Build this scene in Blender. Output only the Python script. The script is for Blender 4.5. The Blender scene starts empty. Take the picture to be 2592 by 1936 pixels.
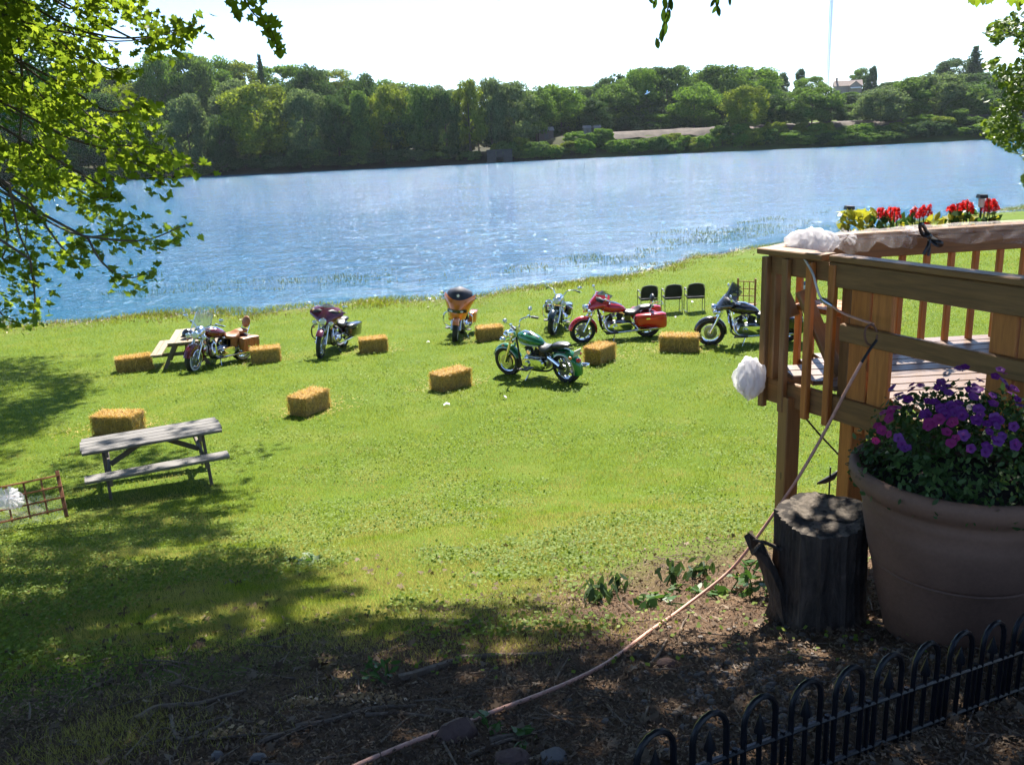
import bpy, math, random
import numpy as np
from mathutils import Vector, Matrix
R_ = math.radians
random.seed(7); rng = np.random.default_rng(7)
SC = bpy.context.scene
COL = SC.collection
# ------------------------------------------------------------------ camera, sky, sun, exposure
PITCH, ROLL, FPX, EYE = R_(15.6), R_(2.7), 2245.0, 4.7
CAMP = np.array([0.0, 0.0, EYE])
cF = np.array([0, math.cos(PITCH), -math.sin(PITCH)]); _r = np.array([1.0, 0, 0]); _u = np.array([0, math.sin(PITCH), math.cos(PITCH)])
cR = math.cos(ROLL)*_r - math.sin(ROLL)*_u; cU = math.sin(ROLL)*_r + math.cos(ROLL)*_u
cam = bpy.data.cameras.new('camera'); co = bpy.data.objects.new('camera', cam); COL.objects.link(co)
m = Matrix.Identity(4)
for i in range(3):
    m[i][0] = cR[i]; m[i][1] = cU[i]; m[i][2] = -cF[i]; m[i][3] = CAMP[i]
co.matrix_world = m
cam.sensor_width = 36; cam.lens = FPX/2592*36; cam.clip_start = .05; cam.clip_end = 5000
SC.camera = co
SUN_EL, SUN_AZ = R_(50), R_(8)
SUNV = np.array([math.sin(SUN_AZ)*math.cos(SUN_EL), math.cos(SUN_AZ)*math.cos(SUN_EL), math.sin(SUN_EL)])
W = bpy.data.worlds.new('World'); SC.world = W; W.use_nodes = True
wn = W.node_tree.nodes; wl = W.node_tree.links
sky = wn.new('ShaderNodeTexSky'); sky.sky_type = 'NISHITA'; sky.sun_disc = False
sky.sun_elevation = SUN_EL; sky.sun_rotation = SUN_AZ; sky.air_density = .65; sky.dust_density = .15; sky.ozone_density = 3.0
bg = wn['Background']; bg.inputs['Strength'].default_value = .1
wl.new(sky.outputs[0], bg.inputs['Color'])
sl = bpy.data.lights.new('sun', 'SUN'); sl.energy = 5.0; sl.angle = R_(.53); sl.color = (1, .95, .86)
so = bpy.data.objects.new('sun', sl); COL.objects.link(so)
so.rotation_euler = Vector(SUNV).to_track_quat('Z', 'Y').to_euler(); so.location = (10, 40, 60)
SC.view_settings.view_transform = 'Standard'; SC.view_settings.look = 'None'
SC.view_settings.exposure = 1.5; SC.view_settings.gamma = 1; SC.view_settings.use_curve_mapping = False
SC.render.engine = 'CYCLES'
SC.cycles.use_denoising = True; SC.cycles.max_bounces = 6; SC.cycles.transparent_max_bounces = 12
SC.cycles.diffuse_bounces = 3; SC.cycles.glossy_bounces = 3; SC.cycles.transmission_bounces = 4
SC.cycles.caustics_reflective = False; SC.cycles.caustics_refractive = False
SC.cycles.sample_clamp_indirect = 6; SC.cycles.use_adaptive_sampling = True; SC.cycles.adaptive_threshold = .02
# ------------------------------------------------------------------ picture <-> place
def ray(x, y): return cF + (x-1296)/FPX*cR - (y-968)/FPX*cU
def G(x, y, z=0.0):
    d = ray(x, y); t = (z-EYE)/d[2]; return CAMP+d*t
def D(x, y, Y):
    d = ray(x, y); return CAMP+d*(Y/d[1])
def PX(q):
    q = np.asarray(q, float)-CAMP; k = q@cF; k = np.where(np.abs(k) < 1e-6, 1e-6, k)
    return 1296+FPX*(q@cR)/k, 968-FPX*(q@cU)/k, k
def sp(a): return np.where(a > 30, a, np.log1p(np.exp(np.minimum(a, 30))))
def sm(a, b, x): t = np.clip((x-a)/(b-a), 0, 1); return t*t*(3-2*t)
def shore(x):
    x = np.asarray(x, float); xc = np.clip(x, -12.5, 22)
    return 37.6+.27*xc+.0105*xc*xc+np.where(x > 22, (x-22)*.6, 0)+4.5*sm(0, 13, x)+.35*np.sin(x*.9)+.2*np.sin(x*2.3+1)
def farshore(x):
    x = np.asarray(x, float); return 196+1.5*np.sin(x*.05)+.8*np.sin(x*.17+1)
def H(x, y):
    x = np.asarray(x, float); y = np.asarray(y, float)
    h1 = .33*sp(10.9-y+.02*x); h1 = 3.2-sp((3.2-h1)*4)/4
    s = y-shore(x)
    h = h1-.95*sm(-25, -5, s)-.42*sm(-6, 1, s)-2.5*sm(0, 14, s)
    h = h+.03*np.sin(x*.8+.5*y)*np.cos(y*.5)*sm(-2, -8, s)
    f = y-farshore(x)
    right = sm(2, 16, x)
    up = 3.4*sm(-14, 0, f) + right*(5.2*sm(0, 15, f)+8*sm(26, 130, f)+3*sm(150, 300, f)) + (1-right)*(2.0*sm(0, 10, f)+15*sm(12, 100, f)*(.35+.65*sm(10, -60, x))+4*sm(100, 300, f))
    far = np.where(f > -14, up-4.65+1.3*0, 0)
    return np.where(y > 120, -4.65+np.where(f > -14, up, 0), h)
WATER = -1.3
def on(x, y):
    d = ray(x, y); z = 0.
    for _ in range(40):
        t = (z-EYE)/d[2]; q = CAMP+d*t; z = .5*z+.5*float(H(q[0], q[1]))
    return np.array([q[0], q[1], float(H(q[0], q[1]))])
# ------------------------------------------------------------------ mesh helpers
class MB:
    def __init__(s): s.v = []; s.f = []
    def add(s, vs, fs):
        o = len(s.v); s.v += [tuple(map(float, a)) for a in vs]; s.f += [tuple(i+o for i in f) for f in fs]; return s
    def box(s, c, size, rot=None, taper=1.0):
        x, y, z = [a/2 for a in size]
        vs = [(-x, -y, -z), (x, -y, -z), (x, y, -z), (-x, y, -z), (-x*taper, -y*taper, z), (x*taper, -y*taper, z), (x*taper, y*taper, z), (-x*taper, y*taper, z)]
        M = rot if rot is not None else Matrix.Identity(3)
        return s.add([Vector(c)+M @ Vector(v) for v in vs], [(0, 3, 2, 1), (4, 5, 6, 7), (0, 1, 5, 4), (1, 2, 6, 5), (2, 3, 7, 6), (3, 0, 4, 7)])
    def tube(s, pts, r, seg=8, caps=True):
        pts = [Vector(p) for p in pts]; n = len(pts)
        rs = r if isinstance(r, (list, tuple)) else [r]*n
        rings = []; nrm = None
        for i, p in enumerate(pts):
            t = (pts[min(i+1, n-1)]-pts[max(i-1, 0)])
            if t.length < 1e-9: t = Vector((0, 0, 1))
            t.normalize()
            if nrm is None:
                a = Vector((0, 0, 1)) if abs(t.z) < .9 else Vector((1, 0, 0)); nrm = t.cross(a).normalized()
            else:
                nrm = (nrm-t*nrm.dot(t));  nrm = nrm.normalized() if nrm.length > 1e-6 else t.orthogonal().normalized()
            b = t.cross(nrm)
            rings.append([p+(nrm*math.cos(k*2*math.pi/seg)+b*math.sin(k*2*math.pi/seg))*rs[i] for k in range(seg)])
        return s.rings(rings, caps)
    def rings(s, rings, caps=True, closed=True):
        seg = len(rings[0]); vs = [p for r in rings for p in r]; fs = []
        for i in range(len(rings)-1):
            for k in range(seg if closed else seg-1):
                a, b = i*seg+k, i*seg+(k+1) % seg
                fs.append((a, b, b+seg, a+seg))
        if caps: fs.append(tuple(range(seg))[::-1]); fs.append(tuple(range((len(rings)-1)*seg, len(rings)*seg)))
        return s.add(vs, fs)
    def lathe(s, prof, c=(0, 0, 0), axis='z', seg=24, caps=True, rot=None):
        rings = []
        for r, h in prof:
            ring = []
            for k in range(seg):
                a = 2*math.pi*k/seg; x, y = r*math.cos(a), r*math.sin(a)
                v = Vector((x, y, h)) if axis == 'z' else (Vector((x, h, y)) if axis == 'y' else Vector((h, x, y)))
                if rot is not None: v = rot @ v
                ring.append(Vector(c)+v)
            rings.append(ring)
        return s.rings(rings, caps)
    def ell(s, c, r, seg=12, n=8, rot=None):
        if not hasattr(r, '__len__'): r = (r, r, r)
        rings = []
        for i in range(n+1):
            t = math.pi*(i/n)*.998+.001; ring = []
            for k in range(seg):
                a = 2*math.pi*k/seg
                v = Vector((r[0]*math.sin(t)*math.cos(a), r[1]*math.sin(t)*math.sin(a), -r[2]*math.cos(t)))
                if rot is not None: v = rot @ v
                ring.append(Vector(c)+v)
            rings.append(ring)
        return s.rings(rings)
    def loft(s, secs, n=14, p=2.4):
        # secs: (x, half width, half height, centre z[, centre y])
        rings = []
        for q in secs:
            x, w, h, z = q[:4]; cy = q[4] if len(q) > 4 else 0
            ring = []
            for k in range(n):
                a = 2*math.pi*k/n; ca, sa = math.cos(a), math.sin(a)
                ring.append((x, cy+w*math.copysign(abs(ca)**(2/p), ca), z+h*math.copysign(abs(sa)**(2/p), sa)))
            rings.append(ring)
        return s.rings(rings)
    def sheet(s, grid, th=0.0):
        # grid[i][j] of points; th: thickness along the summed normal (closed shell)
        a = np.array(grid, float); n, mm = a.shape[:2]
        vs = a.reshape(-1, 3); fs = [(i*mm+j, i*mm+j+1, (i+1)*mm+j+1, (i+1)*mm+j) for i in range(n-1) for j in range(mm-1)]
        if th:
            du = np.gradient(a, axis=0); dv = np.gradient(a, axis=1); nn = np.cross(du, dv); nn /= (np.linalg.norm(nn, axis=2, keepdims=True)+1e-9)
            b = (a-nn*th).reshape(-1, 3); o = n*mm
            fs2 = [tuple(i+o for i in f[::-1]) for f in fs]
            rim = [(0, j) for j in range(mm)]+[(i, mm-1) for i in range(1, n)]+[(n-1, j) for j in range(mm-2, -1, -1)]+[(i, 0) for i in range(n-2, 0, -1)]
            ids = [i*mm+j for i, j in rim]
            fs3 = [(ids[(k+1) % len(ids)], ids[k], ids[k]+o, ids[(k+1) % len(ids)]+o) for k in range(len(ids))]
            return s.add(np.vstack([vs, b]), fs+fs2+fs3)
        return s.add(vs, fs)
    def mesh(s, name, mat, smooth=None):
        me = bpy.data.meshes.new(name); me.from_pydata(s.v, [], s.f)
        me.update()
        if mat: me.materials.append(mat)
        if smooth:
            me.polygons.foreach_set('use_smooth', [True]*len(me.polygons))
            if smooth < 179: me.set_sharp_from_angle(angle=R_(smooth))
        return me
    def build(s, name, mat, parent=None, smooth=40):
        o = bpy.data.objects.new(name, s.mesh(name, mat, smooth)); COL.objects.link(o)
        if parent is not None: o.parent = parent
        return o
def npmesh(name, v, f, mat, smooth=False):
    """v (n,3); f (m,k) of equal-sized faces"""
    me = bpy.data.meshes.new(name); v = np.asarray(v, np.float32); f = np.asarray(f, np.int32); m_, k = f.shape
    me.vertices.add(len(v)); me.vertices.foreach_set('co', v.ravel())
    me.loops.add(m_*k); me.loops.foreach_set('vertex_index', f.ravel())
    me.polygons.add(m_); me.polygons.foreach_set('loop_start', np.arange(0, m_*k, k, dtype=np.int32))
    if smooth: me.polygons.foreach_set('use_smooth', np.ones(m_, bool))
    me.update(calc_edges=True)
    if mat: me.materials.append(mat)
    return me
def mobj(name, me, parent=None, loc=None):
    o = bpy.data.objects.new(name, me); COL.objects.link(o)
    if parent is not None: o.parent = parent
    if loc is not None: o.location = loc
    return o
def tag(o, label=None, cat=None, group=None, kind=None):
    if label: o['label'] = label
    if cat: o['category'] = cat
    if group: o['group'] = group
    if kind: o['kind'] = kind
    return o
def thing(name, label, cat, loc=(0, 0, 0), rz=0., group=None):
    o = bpy.data.objects.new(name, None); COL.objects.link(o); o.location = [float(a) for a in loc]; o.rotation_euler = (0, 0, rz)
    o.empty_display_size = .1
    return tag(o, label, cat, group)
def plank(name, p0, p1, w, t, mat, parent=None, up=(0, 0, 1), chamfer=.006):
    """a board from p0 to p1; w across, t along `up`; its grain runs along local X"""
    p0, p1 = Vector(p0), Vector(p1); L = (p1-p0).length; X = (p1-p0)/L; u = Vector(up); Yv = u.cross(X).normalized(); Z = X.cross(Yv)
    c = min(chamfer, w*.2, t*.2); b = MB()
    ring = [(-w/2+c, -t/2), (w/2-c, -t/2), (w/2, -t/2+c), (w/2, t/2-c), (w/2-c, t/2), (-w/2+c, t/2), (-w/2, t/2-c), (-w/2, -t/2+c)]
    k = [(-L/2, .97), (-L/2+c, 1), (L/2-c, 1), (L/2, .97)]
    b.rings([[(x, y*s, z*s) for y, z in ring] for x, s in k])
    o = b.build(name, mat, parent, smooth=None)
    M = Matrix.Identity(4); c0 = (p0+p1)/2
    for i in range(3): M[i][0] = X[i]; M[i][1] = Yv[i]; M[i][2] = Z[i]; M[i][3] = c0[i]
    o.matrix_local = M
    return o
def copy_tree(o, parent=None):
    c = o.copy(); COL.objects.link(c); c.parent = parent
    for ch in list(o.children): copy_tree(ch, c)
    return c
def rot(ax, deg): return Matrix.Rotation(R_(deg), 3, ax)
def wob(pts, n=4):
    """Catmull-Rom through pts"""
    P = [Vector(p) for p in pts]; P = [P[0]*2-P[1]]+P+[P[-1]*2-P[-2]]; out = []
    for i in range(1, len(P)-2):
        for k in range(n):
            t = k/n; a, b, c, d = P[i-1:i+3]
            out.append(.5*((2*b)+(c-a)*t+(2*a-5*b+4*c-d)*t*t+(3*b-a-3*c+d)*t*t*t))
    out.append(P[-2]); return out
# ------------------------------------------------------------------ materials
MATS = {}
class NT:
    def __init__(s, name):
        s.m = bpy.data.materials.new(name); s.m.use_nodes = True; s.n = s.m.node_tree.nodes; s.l = s.m.node_tree.links
        s.b = s.n['Principled BSDF']; s.out = s.n['Material Output']
    def node(s, t, **kw):
        n = s.n.new(t)
        for k, v in kw.items():
            if k.startswith('_'): setattr(n, k[1:], v)
            else: n.inputs[k].default_value = v
        return n
    def co(s, kind='Object', scale=(1, 1, 1)):
        t = s.node('ShaderNodeTexCoord'); mp = s.node('ShaderNodeMapping'); mp.inputs['Scale'].default_value = scale
        s.l.new(t.outputs[kind], mp.inputs[0]); return mp.outputs[0]
    def noise(s, vec, scale, detail=4, rough=.55, dist=0):
        n = s.node('ShaderNodeTexNoise', Scale=scale, Detail=detail, Roughness=rough, Distortion=dist)
        if vec is not None: s.l.new(vec, n.inputs['Vector'])
        return n.outputs['Fac']
    def ramp(s, fac, stops):
        r = s.node('ShaderNodeValToRGB'); e = r.color_ramp.elements
        while len(e) < len(stops): e.new(.5)
        for i, (p, c) in enumerate(stops): e[i].position = p; e[i].color = (*c, 1) if len(c) == 3 else c
        s.l.new(fac, r.inputs[0]); return r.outputs[0]
    def mix(s, fac, a, b, blend='MIX'):
        n = s.node('ShaderNodeMix', _data_type='RGBA', _blend_type=blend)
        for k, v in ((0, fac), (6, a), (7, b)):
            if hasattr(v, 'is_linked'): s.l.new(v, n.inputs[k])
            else: n.inputs[k].default_value = v if k == 0 else ((*v, 1) if len(v) == 3 else v)
        return n.outputs[2]
    def math(s, op, a, b=0., c=0.):
        n = s.node('ShaderNodeMath', _operation=op)
        for i, v in enumerate((a, b, c)):
            if hasattr(v, 'is_linked'): s.l.new(v, n.inputs[i])
            else: n.inputs[i].default_value = v
        return n.outputs[0]
    def bump(s, h, strength=.5, dist=.02):
        n = s.node('ShaderNodeBump', Strength=strength, Distance=dist); s.l.new(h, n.inputs['Height'])
        s.l.new(n.outputs[0], s.b.inputs['Normal']); return n.outputs[0]
    def set(s, **kw):
        for k, v in kw.items():
            i = s.b.inputs[k.replace('_', ' ')]
            if hasattr(v, 'is_linked'): s.l.new(v, i)
            else: i.default_value = (*v, 1) if hasattr(v, '__len__') and len(v) == 3 else v
        return s
def pbr(name, col, rough=.5, metal=0., var=.18, scale=6., bump=0., bscale=60., coat=0., rvar=.1):
    if name in MATS: return MATS[name]
    t = NT(name); c = t.co(); n1 = t.noise(c, scale, 5)
    lo = tuple(a*(1-var) for a in col); hi = tuple(min(1, a*(1+var)) for a in col)
    t.set(Base_Color=t.ramp(n1, [(.3, lo), (.7, hi)]), Metallic=metal)
    n2 = t.noise(c, scale*3.1, 3)
    t.set(Roughness=t.math('MULTIPLY_ADD', n2, rvar*2, max(.02, rough-rvar)))
    if coat: t.set(Coat_Weight=coat, Coat_Roughness=.06)
    if bump: t.bump(t.noise(c, bscale, 4), bump, .01)
    MATS[name] = t.m; return t.m
def leafmat(name, c0, c1, c2=None, trans=.45, spot=3.0, rough=.45, patch=(1, 1, 1), spec=.3):
    if name in MATS: return MATS[name]
    t = NT(name); g = t.node('ShaderNodeNewGeometry'); n = t.noise(t.co('Object', patch), spot, 3)
    f = t.math('MULTIPLY_ADD', g.outputs['Random Per Island'], .55, t.math('MULTIPLY', n, .5))
    stops = [(.15, c0), (.6, c1)] + ([(.9, c2)] if c2 else [])
    col = t.ramp(f, stops); t.set(Base_Color=col, Roughness=rough); t.b.inputs['Specular IOR Level'].default_value = spec
    tr = t.node('ShaderNodeBsdfTranslucent'); t.l.new(t.mix(.5, col, t.mix(1.0, col, (1.35, 1.3, .45, 1), 'MULTIPLY')), tr.inputs['Color'])
    mx = t.node('ShaderNodeMixShader'); mx.inputs[0].default_value = trans
    t.l.new(t.b.outputs[0], mx.inputs[1]); t.l.new(tr.outputs[0], mx.inputs[2]); t.l.new(mx.outputs[0], t.out.inputs[0])
    MATS[name] = t.m; return t.m
def woodmat(name, c0, c1, rough=.6, knots=True, gloss=0., scale=1.):
    if name in MATS: return MATS[name]
    t = NT(name); oi = t.node('ShaderNodeObjectInfo')
    v = t.co('Object', (1.2*scale, 14*scale, 14*scale))
    ad = t.node('ShaderNodeVectorMath', _operation='ADD'); t.l.new(v, ad.inputs[0])
    cm = t.node('ShaderNodeCombineXYZ'); 
    for i in range(3): t.l.new(t.math('MULTIPLY', oi.outputs['Random'], 37.+i*11), cm.inputs[i])
    t.l.new(cm.outputs[0], ad.inputs[1]); vec = ad.outputs[0]
    g1 = t.noise(vec, 2.2, 6, .6, .6); g2 = t.noise(vec, 9, 4, .6)
    f = t.math('ADD', t.math('MULTIPLY', g1, .7), t.math('MULTIPLY', g2, .3))
    f = t.math('MULTIPLY_ADD', oi.outputs['Random'], .16, t.math('SUBTRACT', f, .08))
    col = t.ramp(f, [(.32, c0), (.66, c1)])
    if knots:
        ad2 = t.node('ShaderNodeVectorMath', _operation='ADD'); t.l.new(t.co('Object', (3.0, 9, 9)), ad2.inputs[0]); t.l.new(cm.outputs[0], ad2.inputs[1]); k = t.noise(ad2.outputs[0], 1.7, 2, .4)
        col = t.mix(t.math('MULTIPLY', t.math('GREATER_THAN', k, .74), .65), col, tuple(a*.35 for a in c0))
    t.set(Base_Color=col, Roughness=rough); t.bump(g2, .35, .004)
    if gloss: t.set(Coat_Weight=gloss, Coat_Roughness=.3)
    MATS[name] = t.m; return t.m
chrome = pbr('chrome', (.82, .83, .85), .1, 1., .05, 8, rvar=.05)
steel = pbr('brushed_steel', (.45, .46, .48), .32, 1., .15, 10)
rubber = pbr('tyre_rubber', (.02, .02, .021), .75, 0, .3, 12, .3, 90)
blackp = pbr('black_paint', (.012, .012, .014), .22, 0, .2, 5, coat=.8)
blackm = pbr('matt_black_metal', (.02, .02, .022), .5, .3, .3, 9)
blackl = pbr('black_leather', (.022, .021, .022), .42, 0, .25, 14, .25, 120)
# ------------------------------------------------------------------ the ground: one sheet from the hilltop to the far hills
def axis(parts):
    a = [np.arange(s, e, st) for s, e, st in parts]; return np.unique(np.concatenate(a+[[parts[-1][1]]]))
gx = axis([(-600, -160, 40), (-160, -40, 8), (-40, -16, 1.5), (-16, 16, .4), (16, 40, 1.5), (40, 160, 8), (160, 600, 40)])
gy = axis([(-60, -4, 8), (-4, 14, .22), (14, 52, .6), (52, 180, 16), (180, 240, 2), (240, 340, 8), (340, 900, 60)])
GX, GY = np.meshgrid(gx, gy); GZ = H(GX, GY)
nx, ny = len(gx), len(gy)
idx = np.arange(nx*ny).reshape(ny, nx)
gf = np.stack([idx[:-1, :-1], idx[:-1, 1:], idx[1:, 1:], idx[1:, :-1]], -1).reshape(-1, 4)
t = NT('ground_turf_and_mulch'); obj = t.co()
sep = t.node('ShaderNodeSeparateXYZ'); t.l.new(obj, sep.inputs[0]); X, Y, Z = sep.outputs
n1 = t.noise(obj, .8, 5); n2 = t.noise(obj, 6, 6, .65); n3 = t.noise(obj, 45, 5, .7)
turf = t.ramp(t.math('ADD', t.math('MULTIPLY', n1, .5), t.math('MULTIPLY', n3, .5)), [(.3, (.06, .105, .008)), (.5, (.095, .15, .012)), (.72, (.17, .18, .035))])
mul = t.ramp(t.math('ADD', t.math('MULTIPLY', n2, .5), t.math('MULTIPLY', n3, .5)), [(.28, (.042, .027, .017)), (.5, (.115, .07, .042)), (.7, (.22, .14, .08)), (.85, (.34, .24, .15))])
# mulch lies near the house; its edge wanders
edge = t.math('ADD', t.math('ADD', t.math('MULTIPLY', Y, -1.), t.math('MULTIPLY', X, .85)), t.math('MULTIPLY', t.math('SUBTRACT', n1, .5), 3.2))
em = t.node('ShaderNodeMapRange', _interpolation_type='SMOOTHSTEP'); em.inputs[1].default_value = -5.6; em.inputs[2].default_value = -4.0; t.l.new(edge, em.inputs[0])
c = t.mix(em.outputs[0], turf, mul)
# the river margin: brown debris and mud
mud = t.ramp(n2, [(.3, (.10, .065, .035)), (.6, (.19, .13, .07)), (.8, (.27, .21, .13))])
zz = t.math('MULTIPLY_ADD', t.math('SUBTRACT', n2, .5), .25, Z)
mm = t.node('ShaderNodeMapRange'); mm.inputs[1].default_value = -.95; mm.inputs[2].default_value = -1.08; t.l.new(zz, mm.inputs[0])
c = t.mix(mm.outputs[0], c, mud)
# the far bank: rough grass, and leaf litter darkened for shade under the wood
ff = t.math('GREATER_THAN', Y, 150.)
nf = t.noise(obj, .09, 5, .6); wild = t.ramp(nf, [(.3, (.05, .075, .018)), (.55, (.10, .14, .03)), (.75, (.16, .17, .05))])
lt = t.node('ShaderNodeMapRange'); lt.inputs[1].default_value = 34.; lt.inputs[2].default_value = 8.; t.l.new(t.math('MULTIPLY_ADD', t.math('SUBTRACT', t.noise(obj, .05, 4), .5), 50., X), lt.inputs[0])
wild = t.mix(lt.outputs[0], wild, t.ramp(nf, [(.3, (.022, .024, .012)), (.7, (.055, .05, .025))]))
c = t.mix(ff, c, wild)
t.set(Base_Color=c, Roughness=.95); t.b.inputs['Specular IOR Level'].default_value = .15
t.bump(t.math('ADD', n2, t.math('MULTIPLY', n3, .6)), .7, .05)
groundm = t.m
g = mobj('ground', npmesh('ground', np.stack([GX, GY, GZ], -1).reshape(-1, 3), gf, groundm, True)); tag(g, 'sloping lawn running down from mulch bed to river', kind='structure')
# ------------------------------------------------------------------ river
t = NT('river_water')
w0 = t.noise(t.co('Object', (.16, .34, 1)), 1., 3, .5, .4); w1 = t.noise(t.co('Object', (.5, 1.0, 1)), 1.1, 5, .62, .5); w2 = t.noise(t.co('Object', (1.0, 1.6, 1)), 3.6, 4, .6, .3); w3 = t.noise(t.co('Object', (.03, .05, 1)), 1.0, 3)
pat = t.ramp(w3, [(.35, (.75, .75, .75)), (.62, (1.2, 1.2, 1.2))])
h = t.math('ADD', t.math('MULTIPLY', w0, 1.1), t.math('ADD', t.math('MULTIPLY', w1, 1.0), t.math('MULTIPLY', w2, .4)))
bmp = t.node('ShaderNodeBump', Strength=1.0, Distance=.42); t.l.new(t.math('MULTIPLY', h, pat), bmp.inputs['Height'])
# added glints: a few steep wavelet facets tilted to mirror the sun back
vo = t.node('ShaderNodeTexVoronoi', Scale=1.0); t.l.new(t.co('Object', (2.6, .9, 1)), vo.inputs['Vector'])
sc_ = t.node('ShaderNodeSeparateColor'); t.l.new(vo.outputs['Color'], sc_.inputs[0])
msk = t.math('MULTIPLY', t.math('GREATER_THAN', t.math('ADD', sc_.outputs[2], t.math('MULTIPLY', t.math('SUBTRACT', w3, .5), 1.0)), .84), t.math('LESS_THAN', vo.outputs['Distance'], .30))
cx = t.node('ShaderNodeCombineXYZ'); t.l.new(t.math('MULTIPLY', t.math('SUBTRACT', sc_.outputs[0], .46), .34), cx.inputs[0]); t.l.new(t.math('MULTIPLY_ADD', sc_.outputs[1], -.28, -.27), cx.inputs[1])
va = t.node('ShaderNodeVectorMath', _operation='SCALE'); t.l.new(cx.outputs[0], va.inputs[0]); t.l.new(msk, va.inputs['Scale'])
vs_ = t.node('ShaderNodeVectorMath', _operation='ADD'); t.l.new(bmp.outputs[0], vs_.inputs[0]); t.l.new(va.outputs[0], vs_.inputs[1])
vn = t.node('ShaderNodeVectorMath', _operation='NORMALIZE'); t.l.new(vs_.outputs[0], vn.inputs[0]); t.l.new(vn.outputs[0], t.b.inputs['Normal'])
t.set(Base_Color=(.024, .135, .24), Roughness=t.math('MULTIPLY_ADD', msk, .17, .1), IOR=1.333); t.b.inputs['Specular IOR Level'].default_value = .45
waterm = t.m
rx = axis([(-900, -60, 60), (-60, 60, 4), (60, 900, 60)]); ry = axis([(28, 60, 2), (60, 210, 10)])
RX, RY = np.meshgrid(rx, ry); idx = np.arange(RX.size).reshape(RX.shape)
rf = np.stack([idx[:-1, :-1], idx[:-1, 1:], idx[1:, 1:], idx[1:, :-1]], -1).reshape(-1, 4)
r = mobj('river', npmesh('river', np.stack([RX, RY, np.full_like(RX, WATER)], -1).reshape(-1, 3), rf, waterm, True)); tag(r, 'wide blue rippled river with sun glints', kind='structure')
# ------------------------------------------------------------------ railway embankment on the far bank
def strip(name, xs, off0, off1, dz0, dz1, mat, label):
    v = []; f = []
    for i, x in enumerate(xs):
        y0 = float(farshore(x)); 
        v += [(x, y0+off0, float(H(x, y0+off0))+dz0), (x, y0+off1, float(H(x, y0+off1))+dz1)]
        if i: f.append((2*i-2, 2*i, 2*i+1, 2*i-1))
    o = mobj(name, npmesh(name, v, f, mat)); return tag(o, label, kind='structure')
gravel = pbr('pinkish_ballast', (.085, .064, .048), .95, 0, .5, .5, 1., 1.2)
v = []; f = []; xs = np.arange(25, 260, 2.0); offs = [9.5, 11, 12.5, 14, 15.3, 17, 20, 24, 25.5]
for i, x in enumerate(xs):
    for k, o_ in enumerate(offs):
        y = float(farshore(x))+o_; v.append((x, y, float(H(x, y))+.22+rng.uniform(-.3, .3)*(k < 4)))
    if i:
        for k in range(len(offs)-1): a = (i-1)*len(offs)+k; b = i*len(offs)+k; f.append((a, b, b+1, a+1))
o = mobj('railway_embankment', npmesh('railway_embankment', v, f, gravel, True)); tag(o, 'pale gravel embankment running along the far shore', kind='structure')
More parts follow.
